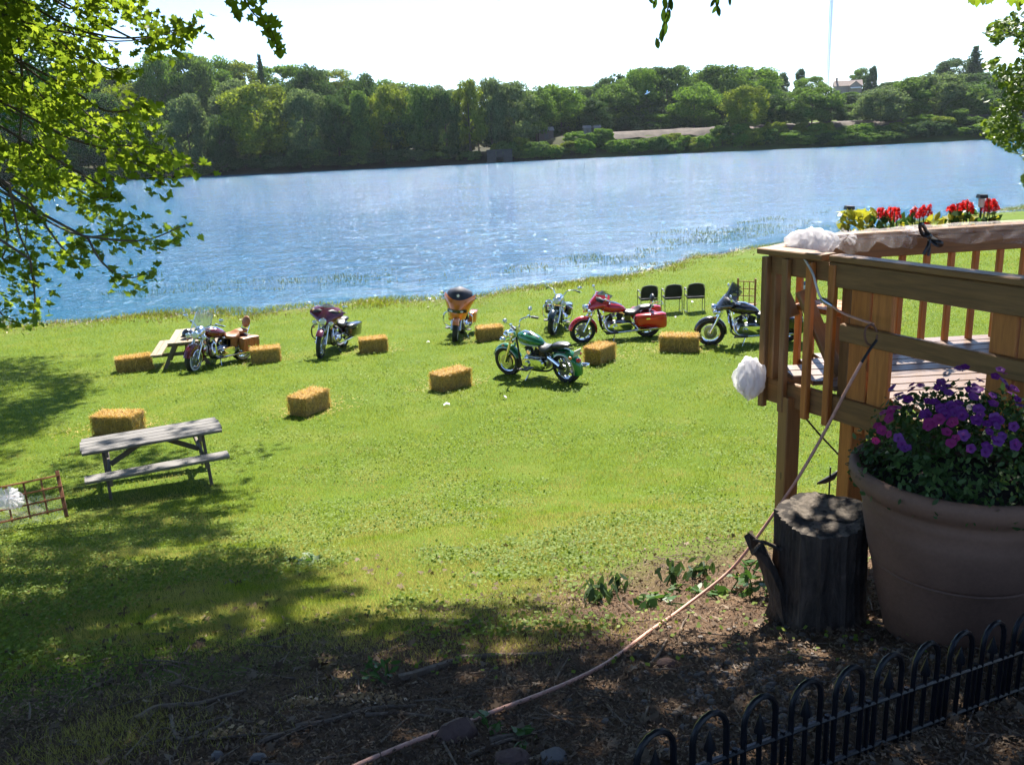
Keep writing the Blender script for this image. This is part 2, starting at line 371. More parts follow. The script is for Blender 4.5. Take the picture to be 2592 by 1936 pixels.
# ------------------------------------------------------------------ far trees: prototypes, then individuals
def quads(c, n, s, aspect=1.0, jit=.6):
    """leaf faces: centres c (k,3), normals n (k,3), sizes s (k) -> v,f"""
    k = len(c); n = n+rng.normal(0, jit, n.shape); n /= np.linalg.norm(n, axis=1, keepdims=True)+1e-9
    a = rng.normal(size=(k, 3)); u = np.cross(n, a); u /= np.linalg.norm(u, axis=1, keepdims=True)+1e-9; w = np.cross(n, u)
    s = np.asarray(s)[:, None]; u = u*s; w = w*s*aspect
    v = np.stack([c-u*.9-w*.25, c-w, c+u, c+u*.15+w], 1).reshape(-1, 3)
    f = np.arange(4*k).reshape(k, 4); return v, f
def unit(k):
    a = rng.normal(size=(k, 3)); return a/np.linalg.norm(a, axis=1, keepdims=True)
def crown_mesh(name, kind, mat):
    """unit crown: height 0..1, radius ~.5"""
    C = []; N = []; S = []
    if kind == 'pine':
        for z in np.linspace(.12, .98, 16):
            for a in np.arange(0, 6.28, 6.28/9)+rng.uniform(0, 6):
                L = (.48*(1-z)**.8+.05)*rng.uniform(.6, 1.15); k = int(34*L/.4)+8
                tt = rng.uniform(.05, 1, k); d = np.array([math.cos(a), math.sin(a)])
                p = np.zeros((k, 3)); p[:, 0] = d[0]*L*tt; p[:, 1] = d[1]*L*tt; p[:, 2] = z-.05*tt+.04*tt*tt*2
                p += rng.normal(0, .016, p.shape); C.append(p); N.append(np.tile([0, 0, 1.], (k, 1))); S.append(rng.uniform(.018, .036, k))
    else:
        nl = {'round': 62, 'tall': 66, 'cone': 56, 'willow': 60, 'bush': 30}[kind]
        for i in range(nl):
            z = rng.uniform(.1, .95) if kind != 'bush' else rng.uniform(.15, .8)
            if kind == 'round': rr = .46*math.sqrt(max(.02, 1-((z-.52)/.50)**2))
            elif kind == 'tall': rr = .44*math.sqrt(max(.02, 1-((z-.50)/.52)**2))*(1.1-.25*z)
            elif kind == 'cone': rr = .42*(1-z)**.6*(.6+.4*min(1, z*4))+.05
            elif kind == 'willow': rr = .45*math.sqrt(max(.02, 1-((z-.45)/.56)**2))
            else: rr = .46*math.sqrt(max(.05, 1-((z-.3)/.62)**2))
            a = rng.uniform(0, 6.283); q = rng.uniform(.35, 1)**.6
            c0 = np.array([rr*q*math.cos(a), rr*q*math.sin(a), z]); br = rng.uniform(.09, .17)*(1.25 if kind == 'bush' else 1)
            k = int(135*(br/.11)**2); u = unit(k); u[:, 2] = u[:, 2]*.85+.12
            rad = br*rng.uniform(.55, 1.08, (k, 1)); p = c0+u*rad*np.array([1, 1, .8])
            if kind == 'willow': p[:, 2] -= rng.uniform(0, .10, k)*rng.uniform(0, 1, k)
            C.append(p); N.append(u); S.append(rng.uniform(.012, .027, k)*(1.7 if kind == 'bush' else 1))
        # loose outer sprigs break the outline
        k = 260; u = unit(k); p = u*np.array([.50, .50, .50])*rng.uniform(.82, 1.03, (k, 1)); p[:, 2] += .5
        if kind == 'cone':
            zc = rng.uniform(.05, 1.0, k); aa = rng.uniform(0, 6.28, k); r2 = .44*(1-zc)**.6+.03; p = np.stack([r2*np.cos(aa), r2*np.sin(aa), zc], 1)
        elif kind == 'bush': p[:, 2] = np.abs(p[:, 2]-.3)*.9
        C.append(p); N.append(u); S.append(rng.uniform(.010, .022, k))
    C = np.vstack(C); N = np.vstack(N); S = np.concatenate(S); C[:, 2] = np.maximum(C[:, 2], .01)
    v, f = quads(C, N, S, .8); return npmesh(name, v, f, mat)
leafA = [leafmat('leaves_mid_green', (0.051, 0.102, 0.023), (0.109, 0.189, 0.041), (0.174, 0.261, 0.058), .5, .25, .7, spec=.08),
         leafmat('leaves_yellow_green', (0.087, 0.131, 0.017), (0.189, 0.246, 0.035), (0.290, 0.334, 0.051), .5, .25, .7, spec=.08),
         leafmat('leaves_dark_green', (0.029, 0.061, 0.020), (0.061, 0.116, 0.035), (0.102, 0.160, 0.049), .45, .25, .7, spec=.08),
         leafmat('leaves_grey_green', (0.065, 0.109, 0.046), (0.131, 0.189, 0.080), (0.203, 0.261, 0.116), .5, .25, .7, spec=.08),
         leafmat('leaves_fresh_green', (0.065, 0.138, 0.020), (0.138, 0.246, 0.035), (0.217, 0.319, 0.051), .5, .25, .7, spec=.08)]
barkf = pbr('far_bark', (.085, .065, .05), .9, 0, .3, 2., .5, 8)
PROTO = {}
for kind, cnt in (('round', 3), ('tall', 3), ('cone', 2), ('willow', 2), ('pine', 1), ('bush', 3)):
    PROTO[kind] = [crown_mesh(kind+'_crown', kind, leafA[0]) for _ in range(cnt)]
def trunk_mesh():
    b = MB(); 
    pts = [(0, 0, -.06), (.004, 0, .12), (-.006, .005, .3), (.006, -.004, .5), (0, 0, .72)]
    b.tube(pts, [.026, .02, .017, .013, .005], 6)
    for i in range(9):
        z = rng.uniform(.2, .55); a = rng.uniform(0, 6.28); L = rng.uniform(.15, .3)
        b.tube([(0, 0, z), (L*.5*math.cos(a), L*.5*math.sin(a), z+.07), (L*math.cos(a), L*math.sin(a), z+.2)], [.009, .006, .002], 5)
    return b.mesh('trunk', barkf, 60)
TRUNK = [trunk_mesh() for _ in range(3)]
def far_tree(kind, x, y, top, width, mi, label, group, clear=.12, name='broadleaf_tree', cat='tree'):
    z = float(H(x, y))-.1; hgt = max(2.0, top-z)
    o = thing(name, label, cat, (x, y, z), rng.uniform(0, 6.28), group); o.scale = (1, 1, 1)
    me = PROTO[kind][rng.integers(len(PROTO[kind]))]
    c = mobj('crown', me, o); c.location = (0, 0, hgt*clear); c.scale = (width, width*rng.uniform(.85, 1.1), hgt*(1-clear)/.985)
    c.material_slots[0].link = 'OBJECT'; c.material_slots[0].material = leafA[mi]
    tr = mobj('trunk', TRUNK[rng.integers(3)], o); tr.scale = (hgt*.8, hgt*.8, hgt)
    return o
def ft(px, topy, wpx, Yd, kind, mi, label, group=None, clear=.1, **kw):
    """px, topy, wpx: where the tree stands in the full view (2212 wide); Yd its distance"""
    k = 2592/2212; q = D(px*k, topy*k, Yd); far_tree(kind, q[0], Yd, q[2], wpx*k/FPX*Yd*1.05, mi, label, group, clear, **kw)
# the front row along the far shore, left to right
FRONT = [
 (35, 225, 110, 206, 'round', 2, 'dark tree on far shore behind the maple boughs at the left edge'),
 (120, 215, 110, 204, 'round', 0, 'green tree on far shore behind the maple boughs, second from the left edge'),
 (205, 205, 105, 205, 'tall', 2, 'dark tall tree on far shore just left of the hanging maple sprays'),
 (300, 262, 95, 203, 'round', 2, 'dark rounded tree on far shore beside the tip of the maple boughs'),
 (395, 213, 105, 202, 'cone', 3, 'pale blue-green pointed tree at the water edge'),
 (470, 268, 60, 201, 'tall', 2, 'low dark tree between the pale pointed tree and yellowish dome tree'),
 (545, 188, 150, 204, 'round', 1, 'broad yellowish dome-shaped tree on far shore'),
 (650, 195, 95, 203, 'willow', 3, 'grey-green feathery willow-like tree beside the yellowish dome tree'),
 (722, 212, 75, 203, 'tall', 2, 'dark narrow tree just past the feathery grey-green one'),
 (776, 205, 75, 204, 'cone', 0, 'slender pointed green tree in the middle of the far wood'),
 (835, 190, 100, 206, 'tall', 1, 'yellow-green tall tree near the middle of the far shore'),
 (905, 186, 85, 204, 'tall', 0, 'mid green tall tree left of the brick culvert'),
 (958, 200, 70, 203, 'tall', 2, 'dark narrow tree standing straight above the culvert slope'),
 (1008, 178, 75, 205, 'tall', 1, 'tall yellow-topped tree above the culvert'),
 (1056, 172, 70, 207, 'tall', 3, 'tall bare-stemmed tree with high tuft right of the culvert'),
 (1108, 180, 105, 210, 'tall', 3, 'bluish green open-crowned tree right of the culvert'),
 (1155, 192, 70, 216, 'round', 0, 'round tree above the small tan shed'),
 (1210, 186, 100, 226, 'round', 4, 'fresh green round tree behind the embankment beside the shed'),
 (1285, 215, 75, 222, 'cone', 2, 'dark cone-shaped tree above the embankment'),
 (1330, 178, 100, 232, 'round', 0, 'mid green tree behind the dark cone-shaped tree'),
 (1385, 152, 95, 236, 'tall', 4, 'tall fresh green tree behind the embankment mid-right'),
 (1440, 150, 100, 240, 'round', 2, 'dark broad tree where the white bird passes'),
 (1500, 184, 105, 226, 'round', 4, 'lighter dome-shaped tree standing in front of dark trees'),
 (1552, 146, 110, 242, 'round', 0, 'high green tree left of the radio mast gap'),
 (1612, 190, 92, 206, 'round', 1, 'light yellow-green tree standing alone on the embankment slope'),
 (1632, 152, 110, 246, 'round', 4, 'high-topped tree behind the lone yellow-green one'),
 (1668, 206, 66, 210, 'tall', 2, 'dark tree right behind the lone yellow-green one'),
 (1757, 186, 105, 207, 'round', 0, 'green tree on the slope below the house, nearer the mast'),
 (1796, 212, 62, 208, 'tall', 2, 'dark narrow tree touching the tree below the house'),
 (1905, 190, 110, 208, 'willow', 3, 'grey-green bushy tree just right of the meadow'),
 (1965, 172, 110, 212, 'willow', 0, 'bushy shore tree second to the right of the meadow'),
 (2025, 162, 120, 214, 'round', 3, 'broad grey-green shore tree third to the right of the meadow'),
 (2085, 182, 110, 212, 'willow', 0, 'shore tree beside the bright tree at the right edge'),
 (2150, 175, 110, 216, 'round', 2, 'dark shore tree partly behind the bright tree at the right edge'),
 (2215, 180, 110, 216, 'round', 0, 'shore tree at the right edge behind the bright foliage')]
for a in FRONT: ft(*a[:6], a[6], None, clear=.10 if a[3] < 212 and a[0] < 940 else (.10 if a[0] < 1860 else .01))
G1 = 'trees of the wooded hill on the far shore'
for px, ty, w in [(20, 160, 110), (90, 150, 110), (160, 145, 110), (230, 150, 100), (285, 148, 90), (338, 122, 95), (398, 120, 95), (455, 128, 95), (512, 138, 90), (612, 145, 95), (665, 150, 90), (715, 156, 90), (770, 168, 90), (822, 178, 90),
                  (250, 190, 100), (330, 180, 100), (420, 172, 100), (500, 180, 90), (600, 190, 90), (690, 185, 90), (760, 190, 90), (860, 184, 80), (930, 190, 80)]:
    ft(px, ty, w*1.15, rng.uniform(232, 285), ('round', 'tall', 'round')[rng.integers(3)], (0, 4, 1, 2, 3, 4)[rng.integers(6)], 'leafy tree crowded into the wooded hill behind the far shore', G1, .05)
ft(560, 124, 42, 262, 'pine', 2, 'dark pointed conifer sticking up from the wooded hill skyline', name='conifer_tree')
for px in range(10, 960, 44):
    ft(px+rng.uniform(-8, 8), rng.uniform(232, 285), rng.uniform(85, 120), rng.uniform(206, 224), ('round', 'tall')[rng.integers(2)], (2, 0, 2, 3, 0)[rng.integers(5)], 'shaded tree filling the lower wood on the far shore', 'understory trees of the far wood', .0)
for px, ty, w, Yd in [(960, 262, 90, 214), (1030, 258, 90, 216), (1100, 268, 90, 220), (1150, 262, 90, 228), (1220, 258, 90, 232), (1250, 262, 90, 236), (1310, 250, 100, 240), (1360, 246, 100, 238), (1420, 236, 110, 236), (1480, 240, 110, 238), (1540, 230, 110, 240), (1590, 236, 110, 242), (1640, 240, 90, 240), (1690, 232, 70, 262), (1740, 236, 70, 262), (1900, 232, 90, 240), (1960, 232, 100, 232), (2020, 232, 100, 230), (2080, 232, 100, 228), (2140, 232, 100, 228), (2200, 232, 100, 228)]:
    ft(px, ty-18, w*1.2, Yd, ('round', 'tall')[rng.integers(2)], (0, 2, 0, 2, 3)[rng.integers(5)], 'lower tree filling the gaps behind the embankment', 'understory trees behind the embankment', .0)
G2 = 'trees on the skyline behind the embankment'
for px, ty, w in [(985, 196, 70), (1075, 188, 80), (1140, 200, 80), (1200, 192, 90), (1262, 188, 90), (1330, 165, 90), (1400, 150, 90), (1470, 148, 90), (1530, 160, 90), (1600, 150, 90), (1655, 160, 80), (1560, 200, 110), (1450, 200, 110), (1370, 205, 110), (1250, 220, 90), (1180, 225, 90), (1700, 200, 70), (1850, 205, 70), (1990, 170, 90), (2060, 168, 90), (2120, 160, 90), (2180, 165, 90), (1930, 178, 80)]:
    ft(px, ty, w*1.1, rng.uniform(255, 300), ('round', 'tall')[rng.integers(2)], (0, 4, 0, 2, 3)[rng.integers(5)], 'leafy tree in the belt of trees behind the embankment', G2, .03)
ft(1692, 160, 34, 300, 'cone', 2, 'small dark rounded tree left of the radio mast foot')
ft(1729, 150, 34, 305, 'cone', 2, 'small dark pointed tree just left of the radio mast foot')
ft(1752, 168, 60, 290, 'round', 4, 'round light tree under the radio mast')
ft(1862, 150, 46, 345, 'round', 0, 'round tree behind the right end of the hill house')
ft(1886, 146, 26, 340, 'cone', 2, 'small dark conifer right of the hill house', name='conifer_tree')
ft(2108, 104, 80, 300, 'pine', 2, 'tall dark pine with open branches on the right skyline', name='pine_tree')
ft(2075, 128, 90, 305, 'round', 2, 'dark tree beside the tall pine on the skyline')
# bushes on the embankment and along the water
k = 2592/2212
for i, px in enumerate(list(np.arange(1080, 1880, 27))+list(np.arange(1090, 1880, 36))+[1905, 1935, 1970, 2000, 2030, 2060, 2090, 2120, 2150, 2180, 2210]):
    bx = px+rng.uniform(-9, 9); q = D(bx*k, 330*k, 199.5+rng.uniform(0, 4.5)); w = rng.uniform(3.4, 6)
    far_tree('bush', q[0], q[1], float(H(q[0], q[1]))+rng.uniform(2.0, 4.2), w, (4, 0, 4, 1)[rng.integers(4)], 'low round bush on the bank below the gravel embankment', 'bushes below the embankment', .0, 'bush', 'bush')
for px in np.arange(1740, 2230, 24):
    bx = px+rng.uniform(-9, 9); q = D(bx*k, 325*k, 197.6+rng.uniform(0, 1.5)); far_tree('bush', q[0], q[1], float(H(q[0], q[1]))+rng.uniform(2.0, 4.0), rng.uniform(4.5, 7), (2, 0, 2, 4)[rng.integers(4)], 'dark bush overhanging the far water edge at right', 'bushes overhanging the far water', .0, 'bush', 'bush')
for px in np.arange(10, 1050, 40):
    bx = px+rng.uniform(-12, 12); q = D(bx*k, 340*k, 198.6+rng.uniform(0, 1.8)); 
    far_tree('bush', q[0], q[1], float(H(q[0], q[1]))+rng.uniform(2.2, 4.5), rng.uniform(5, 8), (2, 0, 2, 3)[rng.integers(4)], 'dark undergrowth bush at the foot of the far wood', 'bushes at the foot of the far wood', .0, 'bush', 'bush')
for i, (px, py, Yd, w, hh) in enumerate([(1800, 215, 330, 5, 2.0), (1878, 222, 332, 6, 2.2), (1700, 250, 226, 9, 5), (1835, 240, 300, 6, 2.5), (1850, 262, 262, 6, 2), (1780, 255, 240, 5, 2), (1868, 236, 290, 5, 1.6), (1826, 244, 290, 4, 1.2), (1848, 250, 280, 5, 1.5), (1880, 245, 285, 7, 3), (1815, 258, 262, 6, 2)]):
    q = D(px*k, py*k, Yd); far_tree('bush', q[0], Yd, float(H(q[0], Yd))+hh, w, (2, 2, 0, 4, 4, 1, 4, 0, 4, 4, 0, 4)[i], 'shrub on the grassy slope around the hill house', 'shrubs on the meadow slope', .0, 'bush', 'bush')
for px in list(np.arange(1150, 1880, 34)):
    bx = px+rng.uniform(-12, 12); q = D(bx*k, 300*k, 224+rng.uniform(0, 6)); far_tree('bush', q[0], q[1], float(H(q[0], q[1]))+rng.uniform(2.0, 4.5), rng.uniform(4, 8), (2, 0, 2, 4)[rng.integers(4)], 'bush on the far side of the gravel embankment top', 'bushes behind the embankment', .0, 'bush', 'bush')
# ------------------------------------------------------------------ house on the hill, mast, culvert, sheds, bird
def house(px, py, Yd):
    q = D(px*k, py*k, Yd); z = float(H(q[0], Yd)); z = min(z, q[2]-.5)+.0
    o = thing('hill_house', 'brown gabled house with chimney on the far hilltop', 'house', (q[0], Yd, z), R_(-14)); o.scale = (.62, .62, .62)
    hz = (q[2]-z)/.62+3.0
    wall = pbr('house_wall', (.33, .27, .24), .9, 0, .12, 1); roof = pbr('house_roof', (.30, .23, .19), .9, 0, .2, 2, .4, 8)
    MB().box((0, 4, hz/2), (15, 8, hz)).build('wall', wall, o, None)
    b = MB(); e = .5; r = hz+3.0
    b.add([(-8, -.6, hz-.1), (8, -.6, hz-.1), (8, 4, r), (-8, 4, r), (-8, 8.6, hz-.1), (8, 8.6, hz-.1)], [(0, 1, 2, 3), (3, 2, 5, 4), (0, 3, 4), (1, 5, 2)]); rf = b.build('roof', roof, o, None)
    MB().box((-6.2, 3.2, r+.4), (1.1, 1.1, 2.6)).build('chimney', pbr('chimney_brick', (.30, .17, .13), .9, 0, .2, 3), rf, None)
    MB().add([(.6, -2.4, 0), (6.6, -2.4, 0), (6.6, -2.4, hz-.2), (3.6, -2.4, hz+2.2), (.6, -2.4, hz-.2), (.6, 0, 0), (6.6, 0, 0), (6.6, 0, hz-.2), (3.6, 0, hz+2.2), (.6, 0, hz-.2)], [(0, 1, 2, 3, 4), (1, 6, 7, 2), (0, 4, 9, 5)]).build('gable_wing', wall, o, None)
    b = MB().add([(.1, -2.9, hz-.5), (3.6, -2.9, hz+2.4), (7.1, -2.9, hz-.5), (.1, 2.2, hz-.5), (3.6, 2.2, hz+2.4), (7.1, 2.2, hz-.5)], [(0, 1, 4, 3), (1, 2, 5, 4)]); b.build('gable_roof', roof, o, None)
    MB().box((3.6, -3.6, hz-1.5), (5.4, 2.2, .25), rot('X', 14)).build('awning', pbr('white_awning', (.8, .8, .8), .7), o, None)
    gl = pbr('house_glass', (.05, .06, .08), .15, 0, .1, 2); wf = pbr('white_frame', (.75, .75, .73), .6)
    for x, zz, w, h in [(1.9, .9, 1.2, 1.5), (3.6, .9, 1.2, 1.5), (5.3, .9, 1.2, 1.5), (-2, 1.4, 1.3, 1.6), (-5, 1.4, 1.3, 1.6)]:
        y = -2.46 if x > 0 else -.06
        wd = MB().box((x, y, zz+h/2), (w+.2, .1, h+.2)).build('window', wf, o, None); MB().box((x, y-.08, zz+h/2), (w, .06, h)).build('pane', gl, wd, None)
house(1832, 197, 335)
q = D(1788.5*k, 170*k, 460); z = float(H(q[0], 460))
ms = thing('radio_mast', 'tall thin lattice radio mast rising behind the trees', 'mast', (q[0], 460, z)); mastm = pbr('galvanised_mast', (.20, .17, .15), .7, .0, .1, 1)
top = 83; wd = .55
wd = .7
legs = [(wd*math.cos(a), wd*math.sin(a)) for a in (0.3, 2.39, 4.49)]
for a in legs: MB().tube([(a[0], a[1], 0), (a[0], a[1], top)], 0.12, 5).build('leg', mastm, ms)
b = MB()
for i in range(0, top, 1):
    for j in range(3): p, q2 = legs[j], legs[(j+1) % 3]; b.tube([(*p, i), (*q2, i+1)], .075, 4, False)
tag(b.build('lattice', mastm, ms), kind='stuff')
MB().tube([(0, 0, top), (0, 0, top+14)], .12, 6).build('antenna', mastm, ms)
for zz in (66, 73):
    b = MB()
    for a in (0, 2.1, 4.2): b.box((1.4*math.cos(a), 1.4*math.sin(a), zz), (.35, .35, 2.0)); b.tube([(0, 0, zz), (1.4*math.cos(a), 1.4*math.sin(a), zz)], .08, 4)
    b.build('antenna_cluster', mastm, ms, None)
# culvert mouth in the far shore
q = D(1080*k, 352*k, 197.2); z0 = WATER
cv = thing('culvert', 'low stone culvert with dark square opening at the far water edge', 'culvert', (q[0], 197, z0)); stone = pbr('grey_stone', (.05, .045, .042), .95, 0, .25, 1.2, .5, 4)
for nm, c0, s0 in (('side_wall', (-1.75, 1.5, 1.0), (2.0, 3.4, 3.2)), ('side_wall', (1.75, 1.5, 1.0), (2.0, 3.4, 3.2)), ('lintel', (0, 1.5, 2.0), (1.48, 3.3, 1.2))): MB().box(c0, s0, taper=.96).build(nm, stone, cv, None)
MB().box((0, 3.4, 1.0), (1.48, .3, 2.4)).build('dark_mouth_panel', blackm, cv, None)  # black panel closes the mouth, standing in for the shade inside
MB().box((0, 1.5, 2.8), (5.6, 3.8, .35)).build('coping', stone, cv, None)
def shed(px, py, Yd, w, h, colr, label):
    q = D(px*k, py*k, Yd); z = float(H(q[0], Yd)); o = thing('shed', label, 'shed', (q[0], Yd, z), R_(6))
    hh = max(h, q[2]-z); MB().box((0, 0, hh/2), (w, w*.8, hh)).build('wall', colr, o, None)
    MB().add([(-w*.56, -w*.5, hh), (w*.56, -w*.5, hh), (w*.56, w*.5, hh), (-w*.56, w*.5, hh), (-w*.56, 0, hh+h*.4), (w*.56, 0, hh+h*.4)], [(0, 1, 5, 4), (2, 3, 4, 5), (0, 4, 3), (1, 2, 5), (0, 3, 2, 1)]).build('roof', pbr('shed_roof', (.22, .2, .19), .9), o, None)
    MB().box((0, -w*.4-.03, hh*.45), (w*.3, .06, hh*.6)).build('door', pbr('shed_door', (.12, .1, .09), .8), o, None)
shed(1178, 284, 216, 3.4, 2.2, pbr('tan_siding', (.14, .10, .08), .9), 'small tan shed among trees above the far bank')
shed(1268, 285, 218, 1.8, 1.4, pbr('pale_siding', (.15, .15, .14), .9), 'small pale hut, the left of two behind the embankment')
shed(1289, 284, 218, 1.7, 1.4, pbr('pale_siding', (.15, .15, .14), .9), 'small pale hut, the right of two behind the embankment')
q = D(1398*k, 202*k, 150)
bd = MB(); bd.tube([(-.45, 0, -.05), (-.3, 0, 0), (0, 0, .03), (.25, 0, .02), (.42, 0, .04), (.52, 0, .03)], [.02, .07, .12, .1, .06, .01], 8)
for s in (-1, 1): bd.add([(-.12, s*.08, .06), (.16, s*.08, .06), (.2, s*.5, .2), (.02, s*1.0, .16), (-.1, s*.55, .16)], [(0, 1, 2, 4), (4, 2, 3)] if s > 0 else [(4, 2, 1, 0), (3, 2, 4)])
bo = bd.build('bird', pbr('white_feathers', (.85, .85, .85), .7)); bo.location = q; bo.rotation_euler = (R_(-20), R_(-20), R_(0)); tag(bo, 'white bird gliding past the dark far trees', 'bird')
# ------------------------------------------------------------------ near trees: a maple at the left, one overhead, one at the right, one down the bank
barkn = pbr('maple_bark', (.10, .08, .062), .92, 0, .35, 6, .8, 22)
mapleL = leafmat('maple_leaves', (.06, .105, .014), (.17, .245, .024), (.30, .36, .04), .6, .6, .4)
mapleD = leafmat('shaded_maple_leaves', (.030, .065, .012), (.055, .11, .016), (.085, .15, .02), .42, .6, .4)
ashL = leafmat('bright_small_leaves', (.055, .10, .014), (.11, .17, .022), (.17, .23, .035), .42, .6, .45)
ML = np.array([(0, -.5), (.16, -.2), (.46, -.34), (.40, -.06), (.52, .16), (.27, .14), (.24, .30), (0, .62), (-.24, .30), (-.27, .14), (-.52, .16), (-.40, -.06), (-.46, -.34), (-.16, -.2)])
def leaf_verts(c, n, s, shape, droop=.18):
    """shaped leaves: one n-gon fan each, folded along the midrib"""
    k = len(c); m_ = len(shape); n = n/(np.linalg.norm(n, axis=1, keepdims=True)+1e-9)
    a = rng.normal(size=(k, 3)); a[:, 2] -= 1.2; w = a-n*(a*n).sum(1, keepdims=True); w /= np.linalg.norm(w, axis=1, keepdims=True)+1e-9
    u = np.cross(w, n); s = np.asarray(s)[:, None, None]
    pts = c[:, None, :]+s*(shape[None, :, 0:1]*u[:, None, :]+shape[None, :, 1:2]*w[:, None, :]+(-droop*np.abs(shape[None, :, 0:1])+.1*shape[None, :, 1:2]**2)*n[:, None, :])
    return pts.reshape(-1, 3), np.arange(k*m_).reshape(k, m_)
def leaf_mesh(name, shape, mat, s=1.0):
    x, y = shape[:, 0], shape[:, 1]; v = np.stack([x, y, -.18*np.abs(x)+.1*y*y], 1)*s; return npmesh(name, v, np.arange(len(shape))[None, :], mat)
def in_poly(px, py, poly):
    px = np.asarray(px); py = np.asarray(py); r = np.zeros(px.shape, bool); n = len(poly); j = n-1
    for i in range(n):
        xi, yi = poly[i]; xj, yj = poly[j]
        r ^= ((yi > py) != (yj > py)) & (px < (xj-xi)*(py-yi)/(yj-yi+1e-9)+xi); j = i
    return r
K = 2592/2212
def S(*pts): return [(a*K, b*K) for a, b in pts]
MAPLE_VIEW = S((-40, -40), (310, -40), (330, 20), (425, 50), (415, 70), (370, 95), (380, 108), (330, 110), (270, 130), (235, 150), (250, 190), (330, 215), (350, 250), (330, 290), (420, 350), (425, 370), (365, 390), (355, 430), (300, 390), (240, 400), (210, 440), (300, 470), (290, 520), (180, 500), (180, 560), (120, 560), (100, 620), (60, 640), (0, 690), (-40, 700))
# sprays that reach out of the mass: polylines in the 2212-wide view and their distance
SPRAYS = [([(150, 60), (250, 82), (330, 78), (380, 65), (422, 55)], 9.6), ([(200, 40), (300, 90), (360, 105), (410, 70)], 9.9), ([(60, 180), (150, 260), (240, 310), (330, 320), (420, 355)], 9.0),
          ([(150, 300), (250, 330), (330, 365), (352, 400)], 8.8), ([(80, 320), (190, 385), (240, 420), (170, 440)], 8.7), ([(0, 400), (90, 470), (180, 510), (250, 500), (292, 472)], 8.5),
          ([(180, 510), (270, 520), (330, 515), (400, 485)], 8.4), ([(190, 515), (215, 560), (250, 590), (285, 600), (328, 585)], 8.4), ([(20, 400), (40, 500), (65, 560), (78, 620)], 8.3), ([(60, 430), (130, 530), (170, 560), (180, 520)], 8.6),
          ([(0, 430), (15, 520), (5, 560), (30, 545)], 8.9), ([(65, 560), (75, 640), (72, 680)], 8.3), ([(-20, 640), (5, 680), (30, 690)], 8.8), ([(150, 20), (230, 0), (280, 20), (305, 10)], 9.7), ([(150, 190), (230, 240), (300, 235), (325, 240)], 9.5), ([(170, 120), (240, 150), (262, 140)], 9.3)]
def tree_root(name, label, loc): return thing(name, label, 'tree', loc)
def spray_leaves(poly, Yd, n, lo=.055, hi=.10, spread=.16):
    P = wob([D(a*K, b*K, Yd+rng.uniform(-.15, .15)) for a, b in poly], 6); P = np.array([tuple(p) for p in P])
    seglen = np.linalg.norm(np.diff(P, axis=0), axis=1).sum(); cnt = int(n*seglen)
    t = np.sqrt(rng.uniform(.12, 1, cnt))*(len(P)-1.001); i = t.astype(int); c = P[i]+(P[i+1]-P[i])*(t-i)[:, None]
    c += rng.normal(0, spread*.55, (cnt, 3))*np.array([1, 1.1, .75]); c[:, 2] -= .05
    return P, c, rng.uniform(lo, hi, cnt)
TX, TY = -7.4, 8.6
mp = tree_root('maple_tree', 'big maple whose sunlit drooping boughs hang in at the left', (TX, TY, float(H(TX, TY))))
off = -np.array([TX, TY, float(H(TX, TY))])
b = MB(); b.tube([(0, 0, -.3), (.05, 0, 1.5), (.0, .1, 3.2), (.15, .2, 5.0), (.3, .3, 7.0), (.2, .2, 9.5)], [.42, .32, .28, .24, .18, .05], 14); b.build('trunk', barkn, mp, 60)
LC = []; LSZ = []; big = []
bb = MB()
for poly, Yd in SPRAYS:
    P, c, s = spray_leaves(poly, Yd, 46); LC.append(c); LSZ.append(s)
    n = len(P); bb.tube(P+off, [.010*(1-.8*i/n)+.0025 for i in range(n)], 5)
    hub = np.array([TX+.1, TY+.1, P[0][2]+1.2]); mid = (hub+P[0])/2+np.array([0, 0, .35]); bb.tube(wob([hub+off, mid+off, P[0]+off], 4), [.02-.001*i for i in range(9)], 6)
nb = sum(len(c) for c in LC)
# the mass of the crown in view
cnt = 4000; c = []
while len(c) < cnt:
    px = rng.uniform(-150, 520, 4000); py = rng.uniform(-120, 810, 4000); ok = in_poly(px, py, MAPLE_VIEW) 
    dens = np.clip(1.15-px/520, .12, 1)*np.where(py > 560, .35, 1); ok &= rng.uniform(size=4000) < dens
    ok &= np.sin(px*.031+py*.011)+np.sin(py*.037-px*.017)+rng.normal(0, .5, 4000) > -.45
    for a, b_ in zip(px[ok], py[ok]): c.append(D(a, b_, 8.3+2.9*rng.uniform()))
c = np.array(c[:cnt]); LC.append(c); LSZ.append(rng.uniform(.045, .095, cnt))
for i in range(26):   # twigs through the mass
    a0, b0 = rng.uniform(-20, 180), rng.uniform(-20, 430); Yd = rng.uniform(8.5, 10.8); dx, dy = rng.uniform(30, 130), rng.uniform(20, 120)
    P = [D(a0*K, b0*K, Yd), D((a0+dx*.5)*K, (b0+dy*.35)*K, Yd), D((a0+dx)*K, (b0+dy)*K, Yd-.1)]; bb.tube([np.array(p)+off for p in wob(P, 4)], [.010-.0009*j for j in range(9)], 5)
for pts, r0 in (([(-25, -60), (35, 60), (48, 200), (42, 330), (60, 430), (52, 560)], .017), ([(-60, 60), (60, 150), (170, 230), (260, 320)], .016), ([(-60, 20), (100, 60), (250, 90), (380, 70)], .015)):
    P = wob([D(a*K, b2*K, 9.3) for a, b2 in pts], 4); bb.tube([np.array(p)+off for p in P], [r0*(1-.8*j/len(P)) for j in range(len(P))], 6)
tag(bb.build('branches', barkn, mp, 60), 'thin drooping branches')
